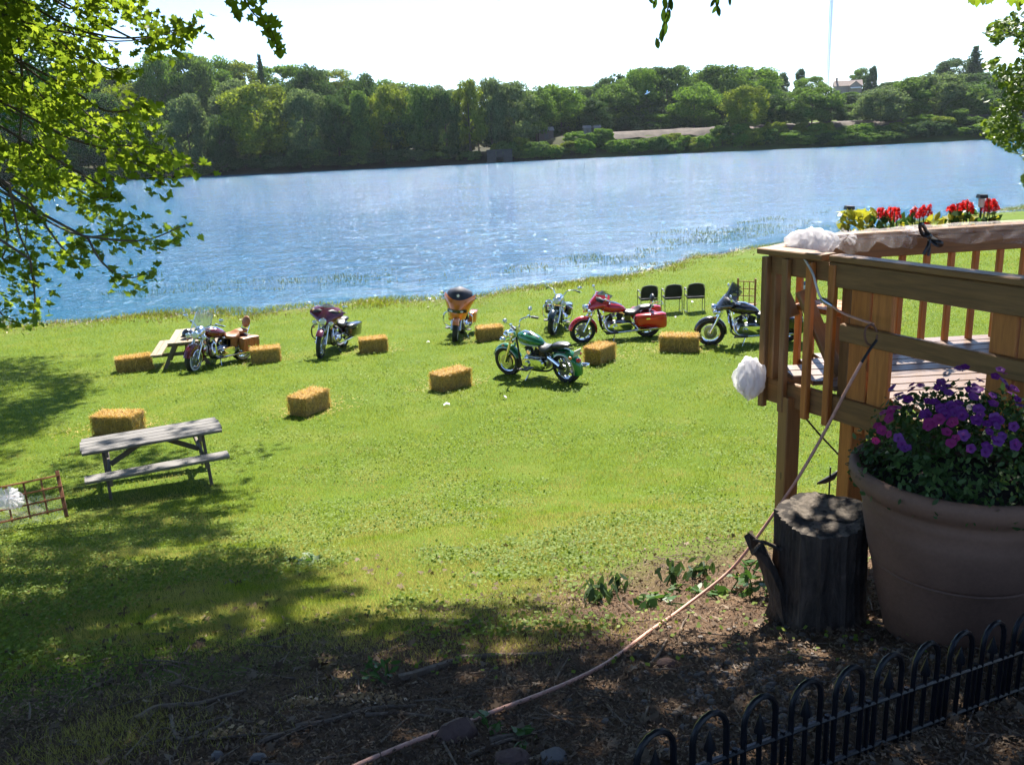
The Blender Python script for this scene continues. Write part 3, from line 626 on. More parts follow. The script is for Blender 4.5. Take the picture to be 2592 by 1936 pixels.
# crown out of view: sprays kept only where their shade falls as in the place
BOT = [(-400, 1745), (0, 1703), (411, 1644), (676, 1597), (940, 1550), (1017, 1526), (1164, 1503), (1440, 1545), (1520, 1650), (1780, 1655), (1990, 1640), (2300, 1590), (2700, 1560)]
def shade_p(g):
    px, py, k_ = PX(g); yb = np.interp(px, [q[0] for q in BOT], [q[1] for q in BOT])
    s = np.where(py > yb+12, 1.0, 0.0)
    dap = np.sin(px*.012+py*.035+np.sin(px*.006)*2)*.6+np.sin(py*.05-px*.021)*.4
    L = in_poly(px, py, [(-900, 1120), (120, 1150), (300, 1120), (560, 1150), (640, 1240), (560, 1330), (600, 1400), (760, 1480), (940, 1500), (700, 1590), (0, 1700), (-900, 1700)])
    s = np.where(L & (py < yb), np.where(dap > -.15, .95, .12), s)
    L2 = in_poly(px, py, [(-900, 840), (0, 868), (150, 862), (285, 885), (210, 930), (215, 1000), (120, 1060), (90, 1110), (-900, 1120)])
    s = np.where(L2, np.where(dap > -.5, .9, .1), s)
    L3 = in_poly(px, py, [(560, 1120), (650, 1080), (880, 1060), (860, 1090), (700, 1115), (800, 1140), (640, 1170)])
    s = np.where(L3, np.where(dap > -.1, .85, 0), s)
    s = np.where(px < -20, np.where(py > 850, .8, 0), s)
    return np.where(k_ < .3, 1.0, s)
def drop(c, z=None):
    t_ = (c[:, 2]-(0 if z is None else z))/SUNV[2]
    for _ in range(12):
        g_ = c-SUNV*t_[:, None]; h_ = H(g_[:, 0], g_[:, 1]) if z is None else z; t_ = t_+(g_[:, 2]-h_)/SUNV[2]
    return c-SUNV*t_[:, None]
def hidden_crown(center, rad, n, seed_ok=None, per=22, ls=(.11, .17), spread=.38):
    out = []; tot = 0
    while tot < n:
        u = unit(3000)*rng.uniform(.25, 1, (3000, 1))**.5; c = np.array(center)+u*np.array(rad)
        px, py, k_ = PX(c); vis = (k_ > .2) & (px > -70) & (px < 2662) & (py > -75) & (py < 2000)
        ok = ~vis & (rng.uniform(size=3000) < shade_p(drop(c)))
        d = drop(c, 3.6); deck = (d[:, 0] > 1.3) & (d[:, 0] < 4.6) & (d[:, 1] > 4.4) & (d[:, 1] < 7.2) & (c[:, 2] > 3.7)
        ok &= ~(deck & (rng.uniform(size=3000) < .97))
        for yp in (8.4, 9.5, 10.8):
            t9 = (c[:, 1]-yp)/SUNV[1]; e9 = c-SUNV*t9[:, None]; q1, q2, q3 = PX(e9); ok &= ~((t9 > 0) & in_poly(q1, q2, MAPLE_VIEW) & (rng.uniform(size=3000) < .97))
        g_ = c[ok]; out.append(g_); tot += len(g_)
    c = np.vstack(out)[:n]; C = np.repeat(c, per, 0)+rng.normal(0, spread*.5, (n*per, 3)); 
    px, py, k_ = PX(C); vis = (k_ > .2) & (px > -40) & (px < 2632) & (py > -45) & (py < 1980); C = C[~vis]
    return c, C, rng.uniform(*ls, len(C))
hc, HC, HS = hidden_crown((-6.2, 9.5, 9.0), (6.6, 7.5, 5.0), 1500)
h2, HC2, HS2 = hidden_crown((-5.5, 17, 10.5), (5.5, 6, 3.0), 330); hc = np.vstack([hc, h2]); HC = np.vstack([HC, HC2]); HS = np.concatenate([HS, HS2])
bb = MB()
for q in hc[::26]:
    hub = np.array([TX+.2, TY+.2, max(3.5, q[2]*.7)]); bb.tube(wob([hub+off, (hub+q)/2+off+np.array([0, 0, .4]), q+off], 3), [.07, .06, .05, .04, .025, .015, .006], 5)
tag(bb.build('limbs', barkn, mp, 60), 'upper limbs')
C = np.vstack(LC); s = np.concatenate(LSZ); nrm = rng.normal(0, .5, C.shape)+np.array([0, .8, .75])
# the 300 leaves that stand out most are single leaves, the rest one mass
vis = np.arange(nb); pick = rng.choice(vis, 300, replace=False); keep = np.ones(len(C), bool); keep[pick] = False
v, f = leaf_verts(np.vstack([C[keep], HC])+off, np.vstack([nrm[keep], rng.normal(0, .6, HC.shape)+np.array([0, 0, 1.])]), np.concatenate([s[keep], HS]), ML)
tag(mobj('foliage', npmesh('maple_foliage', v, f, mapleL), mp), 'bright backlit maple leaves', kind='stuff')
lm = leaf_mesh('maple_leaf', ML, mapleL)
for i in pick:
    o = mobj('leaf', lm, mp, C[i]+off); o.scale = (s[i],)*3
    o.rotation_euler = (Matrix.Rotation(R_(-45), 3, 'X') @ Matrix.Rotation(rng.normal(0, .45), 3, 'X') @ Matrix.Rotation(rng.normal(0, .45), 3, 'Y') @ Matrix.Rotation(R_(180)+rng.normal(0, .9), 3, 'Z')).to_euler()
# the tree overhead: trunk beside the photographer, twigs hanging in at the top edge
ox, oy = 4.6, .6; oz = float(H(ox, oy))
ot = tree_root('shade_tree', 'overhead tree whose leafy twigs dangle in at the top edge', (ox, oy, oz)); off = -np.array([ox, oy, oz])
MB().tube([(0, 0, -.3), (0, .05, 1.5), (-.1, .3, 3.5), (-.4, .9, 5.5), (-.8, 2.0, 7.5), (-1.4, 3.6, 9.5), (-2.0, 5.2, 11)], [.45, .34, .30, .26, .2, .13, .04], 14).build('trunk', barkn, ot, 60)
hc, HC, HS = hidden_crown((1.6, 9.0, 8.2), (8.2, 8.0, 4.6), 2800)
bb = MB()
for q in hc[::26]:
    hub = np.array([ox-.9, oy+2.2, 7.6+oz-.6]); bb.tube(wob([hub+off, (hub+q)/2+off+np.array([0, 0, .7]), q+off], 3), [.08, .07, .06, .045, .03, .015, .006], 5)
tag(bb.build('limbs', barkn, ot, 60), 'upper limbs')
v, f = leaf_verts(HC+off, rng.normal(0, .6, HC.shape)+np.array([0, 0, 1.]), HS, ML)
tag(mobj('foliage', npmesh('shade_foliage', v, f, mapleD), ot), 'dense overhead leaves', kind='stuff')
lanc = np.array([(0, -.5), (.12, -.3), (.2, 0), (.15, .28), (0, .52), (-.15, .28), (-.2, 0), (-.12, -.3)])
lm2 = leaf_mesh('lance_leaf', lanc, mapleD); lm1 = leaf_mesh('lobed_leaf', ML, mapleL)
def twig(poly, Yd, leaves, me, sz):
    P = wob([D(a*K, b_*K, Yd) for a, b_ in poly], 5); MB().tube([np.array(p)+off for p in P], [.008*(1-.7*j/len(P)) for j in range(len(P))], 5).build('twig', barkn, ot, 60)
    for (a, b_, s_, rr) in leaves:
        o = mobj('leaf', me, ot, D(a*K, b_*K, Yd+rng.uniform(-.06, .06))+off); o.scale = (sz*s_,)*3
        # hang the blade facing the viewer, tip turned by rr in the picture plane
        M = Matrix(((1, 0, 0), (0, 0, -1), (0, 1, 0))); o.rotation_euler = (rot('Y', rr) @ rot('X', rng.uniform(-30, 30)) @ rot('Z', rng.uniform(-35, 35)) @ rot('X', 90)).to_euler()
twig([(480, -60), (520, -10), (548, 30), (575, 50), (590, 75), (600, 110)], 8.6, [(505, 8, 1, 170), (512, 26, 1.1, 190), (492, 5, .9, 150), (528, 10, 1, 200), (545, 5, 1, 170), (556, 22, 1.1, 160), (572, 40, 1.1, 200), (562, 48, 1, 150), (590, 42, 1.1, 230), (600, 52, 1, 240), (580, 58, 1.1, 180), (576, 70, 1, 160), (592, 74, 1.2, 200), (598, 85, 1.1, 170), (588, 92, 1, 190), (604, 100, 1.1, 200), (606, 112, 1.1, 190), (600, 114, .9, 170), (515, 36, .9, 180), (568, 2, .9, 200), (540, 38, .8, 140)], lm1, .105)
twig([(1448, -60), (1446, 0), (1440, 30), (1432, 60), (1418, 98)], 6.2, [(1437, 6, 1.15, 185), (1449, 8, 1.0, 175), (1433, 32, 1, 185), (1443, 36, 1.05, 190), (1436, 60, 1.15, 180), (1430, 76, 1.05, 185), (1420, 94, .95, 175), (1415, 8, .8, 195), (1408, 4, .6, 120)], lm2, .095)
twig([(1540, -60), (1545, -5), (1552, 25)], 6.2, [(1541, 6, .9, 220), (1550, 4, .9, 180), (1552, 24, .9, 170), (1545, 20, .8, 215), (1577, 2, .8, 180)], lm2, .085)
twig([(2090, -50), (2110, -8), (2135, 0)], 8.0, [(2100, 1, 1, 160), (2112, 4, 1, 180), (2124, 2, 1, 200), (2138, 0, 1, 220), (2185, 2, 1, 170), (2200, 6, 1.1, 190), (2210, 4, 1, 200)], lm1, .085)

# the tree at the right edge
rx_, ry_ = 13.6, 19.5; rz_ = float(H(rx_, ry_))
rt = tree_root('bright_tree', 'bright small-leaved tree at the right edge above the river', (rx_, ry_, rz_)); off = -np.array([rx_, ry_, rz_])
MB().tube([(0, 0, -.3), (.05, 0, 1.5), (0, .1, 3.5), (.1, .2, 6), (0, 0, 9)], [.3, .22, .18, .13, .04], 10).build('trunk', barkn, rt, 60)
VIEW = S((2120, 300), (2105, 270), (2150, 250), (2110, 210), (2150, 160), (2120, 140), (2165, 120), (2125, 70), (2150, 45), (2180, 40), (2195, 12), (2300, -30), (2420, 60), (2420, 440), (2300, 430), (2212, 400), (2205, 390), (2212, 355), (2195, 345), (2150, 310))
px = rng.uniform(2440, 2860, 60000); py = rng.uniform(-60, 540, 60000); ok = in_poly(px, py, VIEW); ok &= np.sin(px*.05+py*.02)+np.sin(py*.045-px*.03)+rng.normal(0, .55, 60000) > -.25
px, py = px[ok][:9000], py[ok][:9000]; C = np.array([D(a, b_, 18.2+3.2*rng.uniform()) for a, b_ in zip(px, py)])
u = unit(5000)*rng.uniform(.5, 1, (5000, 1)); E = np.array([rx_+1.2, ry_, 7.0])+u*np.array([3.6, 3.4, 3.6]); q1, q2, _k = PX(E); E = E[(q1 > 2600) | (q2 < -30)]
C = np.vstack([C, E]); SO = np.array([(0, -.5), (.3, -.2), (.34, .12), (0, .5), (-.34, .12), (-.3, -.2)])
v, f = leaf_verts(C+off, rng.normal(0, .6, C.shape)+np.array([0, -.2, 1.]), rng.uniform(.09, .16, len(C)), SO)
tag(mobj('crown', npmesh('bright_crown', v, f, ashL), rt), kind='stuff')
bb = MB()
for i in range(34):
    q = C[rng.integers(9000)]; hub = np.array([rx_, ry_, max(3, q[2]-1.5)]); bb.tube(wob([hub+off, (hub+q)/2+off+np.array([0, 0, .2]), q+off], 3), [.05, .045, .04, .03, .02, .012, .005], 5)
tag(bb.build('branches', barkn, rt, 60))
# a bank tree out at the left that shades the lawn by the river table
bx_, by_ = -19.5, 26.0; bz_ = float(H(bx_, by_))
bt = tree_root('bank_tree', 'tree at the far left of the lawn behind the maple boughs', (bx_, by_, bz_)); off = -np.array([bx_, by_, bz_])
MB().tube([(0, 0, -.3), (.05, 0, 1.5), (0, .1, 3.5), (.1, .2, 6), (0, 0, 10)], [.35, .28, .22, .16, .04], 10).build('trunk', barkn, bt, 60)
u = unit(30000)*rng.uniform(.3, 1, (30000, 1))**.5; C = np.array([bx_+5.5, by_+1.5, 10.5])+u*np.array([9.5, 6.5, 5.0])
q1, q2, k_ = PX(C); ok = ((q1 < -15) | (q2 < -40) | in_poly(q1, q2, S((-30, -20), (130, -20), (150, 200), (120, 420), (0, 480), (-30, 480)))) & (rng.uniform(size=len(C)) < shade_p(drop(C))); C = C[ok]
C = np.repeat(C, 3, 0)+rng.normal(0, .2, (len(C)*3, 3)); q1, q2, k_ = PX(C); C = C[(q1 < 170*K) | (q2 < -25)]
v, f = leaf_verts(C+off, rng.normal(0, .6, C.shape)+np.array([0, 0, 1.]), rng.uniform(.12, .2, len(C)), SO)
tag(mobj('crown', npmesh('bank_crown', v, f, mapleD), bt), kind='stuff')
# ------------------------------------------------------------------ lawn: blades, clover, bank weeds, reeds
def vnoise(x, y, s, seed=0):
    r2 = np.random.default_rng(100+seed); g_ = r2.uniform(size=(64, 64)); a = x*s+1000; b_ = y*s+1000; i = np.floor(a).astype(int); j = np.floor(b_).astype(int); u = a-i; w = b_-j; u = u*u*(3-2*u); w = w*w*(3-2*w)
    G_ = lambda p, q: g_[p % 64, q % 64]
    return (G_(i, j)*(1-u)+G_(i+1, j)*u)*(1-w)+(G_(i, j+1)*(1-u)+G_(i+1, j+1)*u)*w
def scatter(n, y0=2.0, y1=38., pw=1.0, wide=.66):
    """points over the visible wedge, thinning with distance"""
    u = rng.uniform(size=n); y = (y0**(1-pw)+u*(y1**(1-pw)-y0**(1-pw)))**(1/(1-pw)) if pw != 1 else y0*(y1/y0)**u
    x = rng.uniform(-1, 1, n)*(y*wide+.8); return x, y
def mulchness(x, y):
    e = -y+.85*x+(vnoise(x, y, .8, 1)-.5)*2.6+(vnoise(x, y, 2.5, 12)-.5)*1.0; return sm(-6.1, -3.9, e)
def blades(x, y, h, w, lean, z=None, mat=None, name='grass', tri=False):
    n = len(x); z = H(x, y) if z is None else z; a = rng.uniform(0, 6.283, n); dx, dy = np.cos(a)*w/2, np.sin(a)*w/2
    b_ = rng.uniform(0, 6.283, n); lx, ly = np.cos(b_)*lean*h, np.sin(b_)*lean*h
    if tri: return npmesh(name, np.stack([np.stack([x-dx, y-dy, z-.008], 1), np.stack([x+dx, y+dy, z-.008], 1), np.stack([x+lx, y+ly, z+h], 1)], 1).reshape(-1, 3), np.arange(3*n).reshape(n, 3), mat)
    v = np.stack([np.stack([x-dx, y-dy, z-.01], 1), np.stack([x+dx, y+dy, z-.01], 1), np.stack([x+dx*.7+lx*.45, y+dy*.7+ly*.45, z+h*.6], 1), np.stack([x+lx, y+ly, z+h], 1)], 1).reshape(-1, 3)
    return npmesh(name, v, np.arange(4*n).reshape(n, 4), mat)
def grassmat(name, dark, mid, light, dry, trans=.45):
    t = NT(name); g_ = t.node('ShaderNodeNewGeometry'); c = t.co(); n1 = t.noise(c, .35, 4); n2 = t.noise(c, 1.7, 5, .6); n3 = t.noise(c, .12, 2)
    f = t.math('ADD', t.math('MULTIPLY', g_.outputs['Random Per Island'], .42), t.math('ADD', t.math('MULTIPLY', n1, .38), t.math('MULTIPLY', n2, .22)))
    col = t.ramp(f, [(.25, dark), (.5, mid), (.78, light)])
    sp_ = t.node('ShaderNodeSeparateXYZ'); t.l.new(c, sp_.inputs[0])
    near = t.node('ShaderNodeMapRange'); near.inputs[1].default_value = 15.; near.inputs[2].default_value = 7.; near.inputs[3].default_value = -.06; near.inputs[4].default_value = .16; t.l.new(sp_.outputs[1], near.inputs[0])
    dr = t.node('ShaderNodeMapRange'); dr.inputs[1].default_value = .51; dr.inputs[2].default_value = .64; t.l.new(t.math('ADD', n2, near.outputs[0]), dr.inputs[0])
    col = t.mix(t.math('MULTIPLY', dr.outputs[0], .62), col, dry)
    t.set(Base_Color=col, Roughness=.5); t.b.inputs['Specular IOR Level'].default_value = .3
    tr = t.node('ShaderNodeBsdfTranslucent'); t.l.new(col, tr.inputs['Color']); mx = t.node('ShaderNodeMixShader'); mx.inputs[0].default_value = trans
    t.l.new(t.b.outputs[0], mx.inputs[1]); t.l.new(tr.outputs[0], mx.inputs[2]); t.l.new(mx.outputs[0], t.out.inputs[0]); return t.m
gm = grassmat('lawn_grass', (.135, .19, .018), (.25, .315, .026), (.375, .41, .045), (.44, .35, .12), .5)
x, y = scatter(860000, 2.3, 38, 1.02); s_ = y-shore(x); mu = mulchness(x, y)
ok = (s_ < -4.2+rng.normal(0, .8, len(x))) & (rng.uniform(size=len(x)) > mu*1.02-.012) & (vnoise(x, y, 3.1, 2)+rng.uniform(0, .5, len(x)) > .28)
x, y = x[ok], y[ok]; tall = vnoise(x, y, 1.3, 3)
h = (.012+.02*rng.uniform(size=len(x))+.022*tall)*(1+.03*np.maximum(0, y-8)); wd = .0042*(1+.10*np.maximum(0, y-4))
tag(mobj('grass', blades(x, y, h, wd, rng.uniform(.2, .9, len(x)), mat=gm, tri=True)), 'mown bright green lawn grass', 'grass', kind='stuff')
# clover and plantain leaves lying in the turf
clov = leafmat('clover_leaves', (.11, .17, .02), (.19, .27, .035), (.30, .37, .08), .45, 2., .65)
x, y = scatter(130000, 3.2, 24, 1.35); mu = mulchness(x, y); pt = vnoise(x, y, .9, 5)*.7+vnoise(x, y, 2.7, 6)*.3
ok = (rng.uniform(size=len(x)) > mu*1.0-.03) & (pt+.12*sm(14, 7, y) > .56+rng.normal(0, .05, len(x))); x, y = x[ok], y[ok]
sz = rng.uniform(.008, .016, len(x))*(1+.04*np.maximum(0, y-7)); c = np.stack([x, y, H(x, y)+rng.uniform(.02, .055, len(x))*(1+.03*np.maximum(0, y-8))], 1)
v, f = quads(c, np.tile([0, -.15, 1.], (len(x), 1)), sz, .9, .35); tag(mobj('clover', npmesh('clover', v, f, clov)), 'clover and broad weed leaves scattered through lawn', 'clover', kind='stuff')
# coarse weeds and brown debris along the river margin
wdm = leafmat('bank_weeds', (.15, .11, .04), (.19, .23, .03), (.31, .35, .05), .45, .8)
n = 60000; x = rng.uniform(-26, 40, n); s_ = rng.normal(-3.6, 1.5, n); y = shore(x)+s_; ok = (s_ > -6.5) & (s_ < .2) & (vnoise(x, y, .8, 8)+rng.uniform(0, .5, n) > .72); x, y = x[ok], y[ok]
tag(mobj('bank_weeds', blades(x, y, rng.uniform(.04, .15, len(x))*(.4+vnoise(x, y, .5, 9)), rng.uniform(.02, .05, len(x)), .6, mat=wdm, name='bank_weeds')), 'yellow-green coarse weeds along the river margin', 'weeds', kind='stuff')
deb = leafmat('brown_debris', (.13, .075, .035), (.24, .15, .07), (.38, .27, .14), .1, .7)
n = 42000; x = rng.uniform(-26, 40, n); y = shore(x)+rng.normal(-2.9, 1.3, n); c = np.stack([x, y, H(x, y)+.03], 1)
v, f = quads(c, np.tile([0, 0, 1.], (n, 1)), rng.uniform(.02, .07, n), .35, .4); tag(mobj('debris', npmesh('debris', v, f, deb)), 'brown washed-up debris along the river margin', 'debris', kind='stuff')
pebm = pbr('pale_shore_stones', (.55, .5, .47), .8, 0, .25, 2)
# reeds standing in the shallows
rdm = leafmat('reed_blades', (.06, .10, .02), (.11, .16, .035), (.18, .23, .06), .2, .5)
RX_ = []; RY_ = []
for x0, x1, s0, s1, n0, th in [(-17, -10.5, .3, 3.2, 2600, .45), (-10.5, -5, .4, 3.6, 2600, .5), (-5, 2, -.3, 1.5, 500, .5), (0, 5, -.4, 2.6, 1500, .5), (3, 18, -1.2, 3.2, 9000, .42), (8, 22, 2.0, 6.0, 4200, .5)]:
    xx = rng.uniform(x0, x1, n0); ss = rng.uniform(s0, s1, n0); yy = shore(xx)+ss; ok = vnoise(xx, yy*2.2, .55, 21)*.7+vnoise(xx, yy*2, 1.7, 22)*.3 > th; RX_.append(xx[ok]); RY_.append(yy[ok])
x = np.concatenate(RX_); y = np.concatenate(RY_)
hh = rng.uniform(.18, .5, len(x)); tag(mobj('reeds', blades(x, y, hh, .06+0*x, .25, z=np.maximum(H(x, y), WATER)-.05, mat=rdm, name='reeds')), 'green reeds standing in the shallow water', 'reeds', kind='stuff')
pebbles = MB()
for i in range(420):
    u = rng.uniform(); xx = -9+13*u+rng.normal(0, .5); yy = float(shore(xx))+rng.normal(-.5, .35); r0 = rng.uniform(.03, .1); pebbles.ell((xx, yy, float(H(xx, yy))+r0*.2), (r0*1.3, r0, r0*.6), 6, 4)
tag(pebbles.build('pebbles', pebm), 'pale wet stones along the waterline', 'pebbles', kind='stuff')
# ------------------------------------------------------------------ mulch bed: chips, dead leaves, twigs
chip = leafmat('bark_chips', (.055, .036, .024), (.14, .092, .058), (.36, .26, .165), .05, 3., .9)
x, y = scatter(170000, 1.5, 7.5, 1.2); mu = mulchness(x, y); ok = rng.uniform(size=len(x)) < mu*.95+.02; x, y = x[ok], y[ok]; n = len(x)
c = np.stack([x, y, H(x, y)+rng.uniform(.0, .025, n)], 1); v, f = quads(c, np.tile([0, -.1, 1.], (n, 1)), rng.uniform(.004, .013, n)*(1+.04*y), .36, .5)
tag(mobj('mulch', npmesh('mulch', v, f, chip)), 'shredded bark mulch under the trees', 'mulch', kind='stuff')
dl = leafmat('dead_leaves', (.07, .042, .025), (.14, .095, .06), (.30, .23, .16), .1, 4., .8)
n = 1500; x, y = scatter(n, 1.6, 7, 1.2); c = np.stack([x, y, H(x, y)+.02], 1); v, f = leaf_verts(c, rng.normal(0, .5, (n, 3))+np.array([0, 0, 1.]), rng.uniform(.025, .06, n), ML, .4)
ok = np.repeat(True, n); tag(mobj('leaf_litter', npmesh('leaf_litter', v, f, dl)), 'curled dead leaves littering the mulch', 'leaf litter', kind='stuff')
grv = pbr('grey_gravel', (.17, .145, .125), .9, 0, .35, 5)
gb = MB()
for i in range(420):
    px_, py_ = rng.normal(1950, 170), rng.normal(1740, 75); q = on(px_, min(1935, max(1560, py_))); r0 = rng.uniform(.006, .016); gb.ell((q[0], q[1], q[2]+r0*.3), (r0*1.3, r0, r0*.7), 6, 4)
tag(gb.build('gravel', grv), 'grey gravel bits around the fence and stump', 'gravel', kind='stuff')
twm = pbr('dry_twig_bark', (.17, .125, .09), .9, 0, .35, 18, .4, 60)
tb = MB()
for i in range(420):
    x, y = scatter(1, 1.7, 6.8, 1.1); x, y = float(x[0]), float(y[0])
    if rng.uniform() > mulchness(np.array([x]), np.array([y]))[0]: continue
    a = rng.uniform(0, 6.28); L = rng.uniform(.08, .35); P = [(x, y), (x+math.cos(a)*L*.5, y+math.sin(a)*L*.5+rng.normal(0, .02)), (x+math.cos(a)*L, y+math.sin(a)*L)]
    r0 = rng.uniform(.002, .005); tb.tube([(p, q, float(H(p, q))+.015) for p, q in P], [r0, r0*.9, r0*.5], 5)
tag(tb.build('twig_litter', twm), 'fine dry twigs strewn over the mulch', 'twigs', kind='stuff')
def stick(pxs, r0, label, name='stick', cat='stick', mat=None, lift=.012, group=None):
    P = [on(a*K, b_*K) for a, b_ in pxs]; P = [np.array([p[0], p[1], p[2]+lift]) for p in wob(P, 4)]; P = [np.array([p[0], p[1], float(H(p[0], p[1]))+lift+rng.normal(0, r0*.2)]) for p in P]; n = len(P); base = P[0].copy()
    o = MB().tube([p-base for p in P], [r0*(1-.55*i/n) for i in range(n)], 7).build(name, mat or twm); o.location = base; return tag(o, label, cat, group)
stick([(290, 1560), (350, 1530), (430, 1525), (530, 1495)], .014, 'long curved stick left of the small wood heap in the mulch')
stick([(370, 1550), (385, 1600), (440, 1590), (495, 1560), (498, 1535), (470, 1515)], .009, 'looped bent twig lying below the long curved stick')
stick([(860, 1475), (960, 1440), (1020, 1425), (1180, 1415)], .022, 'long dark surface root crossing the mulch left of the cord', 'tree_root', 'root')
stick([(940, 1538), (1000, 1542), (1068, 1548)], .010, 'pale straight stick touching the pink cord')
stick([(1060, 1605), (1120, 1590), (1150, 1570)], .012, 'pale crooked stick right of the flat red stone')
stick([(1010, 1640), (1080, 1610), (1180, 1580)], .009, 'thin pale stick near the bottom centre below the crooked one')
stick([(1650, 1370), (1640, 1400), (1610, 1430), (1580, 1450)], .009, 'dark twig poking from under the cord near the stump') if False else None
stick([(1405, 1440), (1425, 1415), (1440, 1385)], .008, 'short grey twig leaning under the cord in the shade edge')
stick([(640, 1575), (720, 1560), (800, 1535), (900, 1530)], .012, 'grey root strand running toward the pale straight stick', 'tree_root', 'root')
stick([(560, 1610), (640, 1580), (690, 1555), (760, 1548)], .010, 'thin root strand beside the wood heap', 'tree_root', 'root')
stick([(790, 1550), (860, 1545), (940, 1555)], .009, 'short root strand in the middle of the mulch', 'tree_root', 'root')
stick([(1130, 1365), (1200, 1355), (1290, 1350)], .008, 'thin pale stick in the grass edge above the root') if False else None
stick([(310, 1375), (360, 1372), (400, 1368)], .008, 'pale straw-coloured stick at the left shade edge')
def stone(px_, py_, w, hgt, d, mat, label, rz=0., tilt=0.):
    q = on(px_*K, py_*K); b_ = MB(); r2 = np.random.default_rng(int(px_)); rings = []
    for i, (zz, s0) in enumerate([(-.3, .85), (.0, 1.0), (.35, 1.0), (.75, .88), (1.0, .6)]):
        rings.append([(w/2*s0*math.copysign(abs(math.cos(a))**.7, math.cos(a))*r2.uniform(.82, 1.1), d/2*s0*math.copysign(abs(math.sin(a))**.7, math.sin(a))*r2.uniform(.82, 1.1), hgt*zz+r2.normal(0, hgt*.07)) for a in np.arange(0, 6.28, 6.2832/10)])
    b_.rings(rings); o = b_.build('stone', mat, None, 35); o.location = q; o.rotation_euler = (tilt, 0, rz); return tag(o, label, 'stone')
redst = pbr('reddish_stone', (.13, .078, .062), .95, 0, .3, 9, .6, 40); grst = pbr('pale_grey_stone', (.20, .175, .155), .95, 0, .3, 9, .6, 40)
stone(985, 1590, .155, .06, .10, redst, 'flat reddish stone wedged on the pink cord', .6, R_(25))
stone(1105, 1648, .13, .04, .08, redst, 'reddish stone cut by the bottom edge of the picture', .1)
stone(1195, 1643, .09, .035, .06, grst, 'pale ragged stone at the bottom near the fence', .3)
stone(1442, 1438, .09, .03, .06, redst, 'small reddish stone half buried right of the cord', .0)
stone(470, 1640, .045, .03, .03, grst, 'small pale stone left of two at the bottom edge', .3); stone(560, 1645, .06, .03, .035, grst, 'small pale stone right of two at the bottom edge', .2)
# crumbled pale wood
cw = leafmat('crumbled_wood', (.25, .15, .07), (.42, .27, .13), (.6, .44, .26), .05, 8.)
def heap(px_, py_, w, label, n=260):
    q = on(px_*K, py_*K); c = rng.normal(0, 1, (n, 3))*np.array([w, w*.4, 0]); c[:, 2] = np.abs(rng.normal(0, .012, n)); c += q; c[:, 2] = H(c[:, 0], c[:, 1])+np.abs(rng.normal(0, .014, n))
    v, f = quads(c, np.tile([0, -.3, 1.], (n, 1)), rng.uniform(.006, .016, n), .6, .7); tag(mobj('wood_crumbs', npmesh('wood_crumbs', v, f, cw)), label, 'wood crumbs', kind='stuff')
heap(780, 1515, .07, 'heap of pale crumbled wood on the mulch'); heap(660, 1522, .03, 'small heap of pale crumbled wood left of the larger one', 120); heap(500, 1590, .04, 'sprinkle of pale crumbled wood at the lower left', 120)
# bits of white paper on the lawn
pap = pbr('white_paper', (.8, .8, .78), .9)
for i, (px_, py_) in enumerate([(965, 878), (1090, 862), (925, 742), (1495, 655), (1460, 688), (1010, 628)]):
    q = on(px_*K, py_*K); b_ = MB(); w = rng.uniform(.035, .06); b_.sheet([[(-w, -w*.5, .03), (0, -w*.6, .06), (w, -w*.4, .035)], [(-w, w*.5, .04), (0, w*.5, .075), (w, w*.6, .05)]], .002); o = b_.build('paper_scrap', pap, None, 60); o.location = q; o.rotation_euler = (0, 0, rng.uniform(0, 3))
    tag(o, ['crumpled white paper scrap in front of the straw bale nearest the middle', 'white paper scrap left of the green motorcycle', 'white paper scrap left of the orange motorcycle', 'white paper scrap beneath the rightmost chair', 'white paper scrap right of the red motorcycle', 'white paper scrap beyond the orange motorcycle'][i], 'paper scrap')
# weeds beside the stump: a wilted vine and low leafy stems
def weed(name, pts, nl, sz, label, mat, hgt, shape, droop, kindleaf='leaf'):
    q0 = on(pts[0][0]*K, pts[0][1]*K); o = thing(name, label, 'weed', q0); st = MB()
    for (a, b_) in pts:
        q = on(a*K, b_*K)-q0; tip = q+np.array([rng.uniform(-.12, .12), rng.uniform(-.15, .05), hgt*rng.uniform(.6, 1.1)]); P = wob([q, q*.5+tip*.5+np.array([0, 0, hgt*.25]), tip], 4); st.tube(P, [.005*(1-.7*i/len(P)) for i in range(len(P))], 5)
        for i in range(nl):
            t_ = rng.uniform(.15, 1); p = P[int(t_*(len(P)-1))]; L = mobj('leaf', mat[1], o, p); s = sz*rng.uniform(.7, 1.2); L.scale = (s, s, s); L.rotation_euler = (R_(droop)+rng.normal(0, .35), rng.normal(0, .4), rng.uniform(0, 6.28)); L.location = Vector(p)+Vector((rng.normal(0, sz*.5), rng.normal(0, sz*.5), -sz*.1))
    tag(st.build('stems', wgreen, o), kind='stuff')
wgreen = leafmat('weed_leaves', (.04, .09, .02), (.07, .15, .03), (.12, .20, .05), .4, 3.); wdark = leafmat('wilted_leaves', (.03, .06, .02), (.05, .09, .03), (.08, .12, .045), .35, 3.)
wl1 = leaf_mesh('weed_leaf', lanc, wgreen); wl2 = leaf_mesh('wilted_leaf', lanc, wdark); wl3 = leaf_mesh('broad_weed_leaf', SO, wgreen)
weed('wilted_vine', [(1270, 1300), (1290, 1290), (1310, 1285), (1330, 1275), (1350, 1270), (1300, 1300)], 11, .085, 'wilted drooping vine on the mulch edge left of the cord', (wdark, wl2), .10, lanc, 60)
weed('wilted_vine', [(1440, 1265), (1460, 1245), (1480, 1250), (1510, 1248), (1530, 1250)], 10, .085, 'dark wilted vine standing behind the cord', (wdark, wl2), .14, lanc, 60)
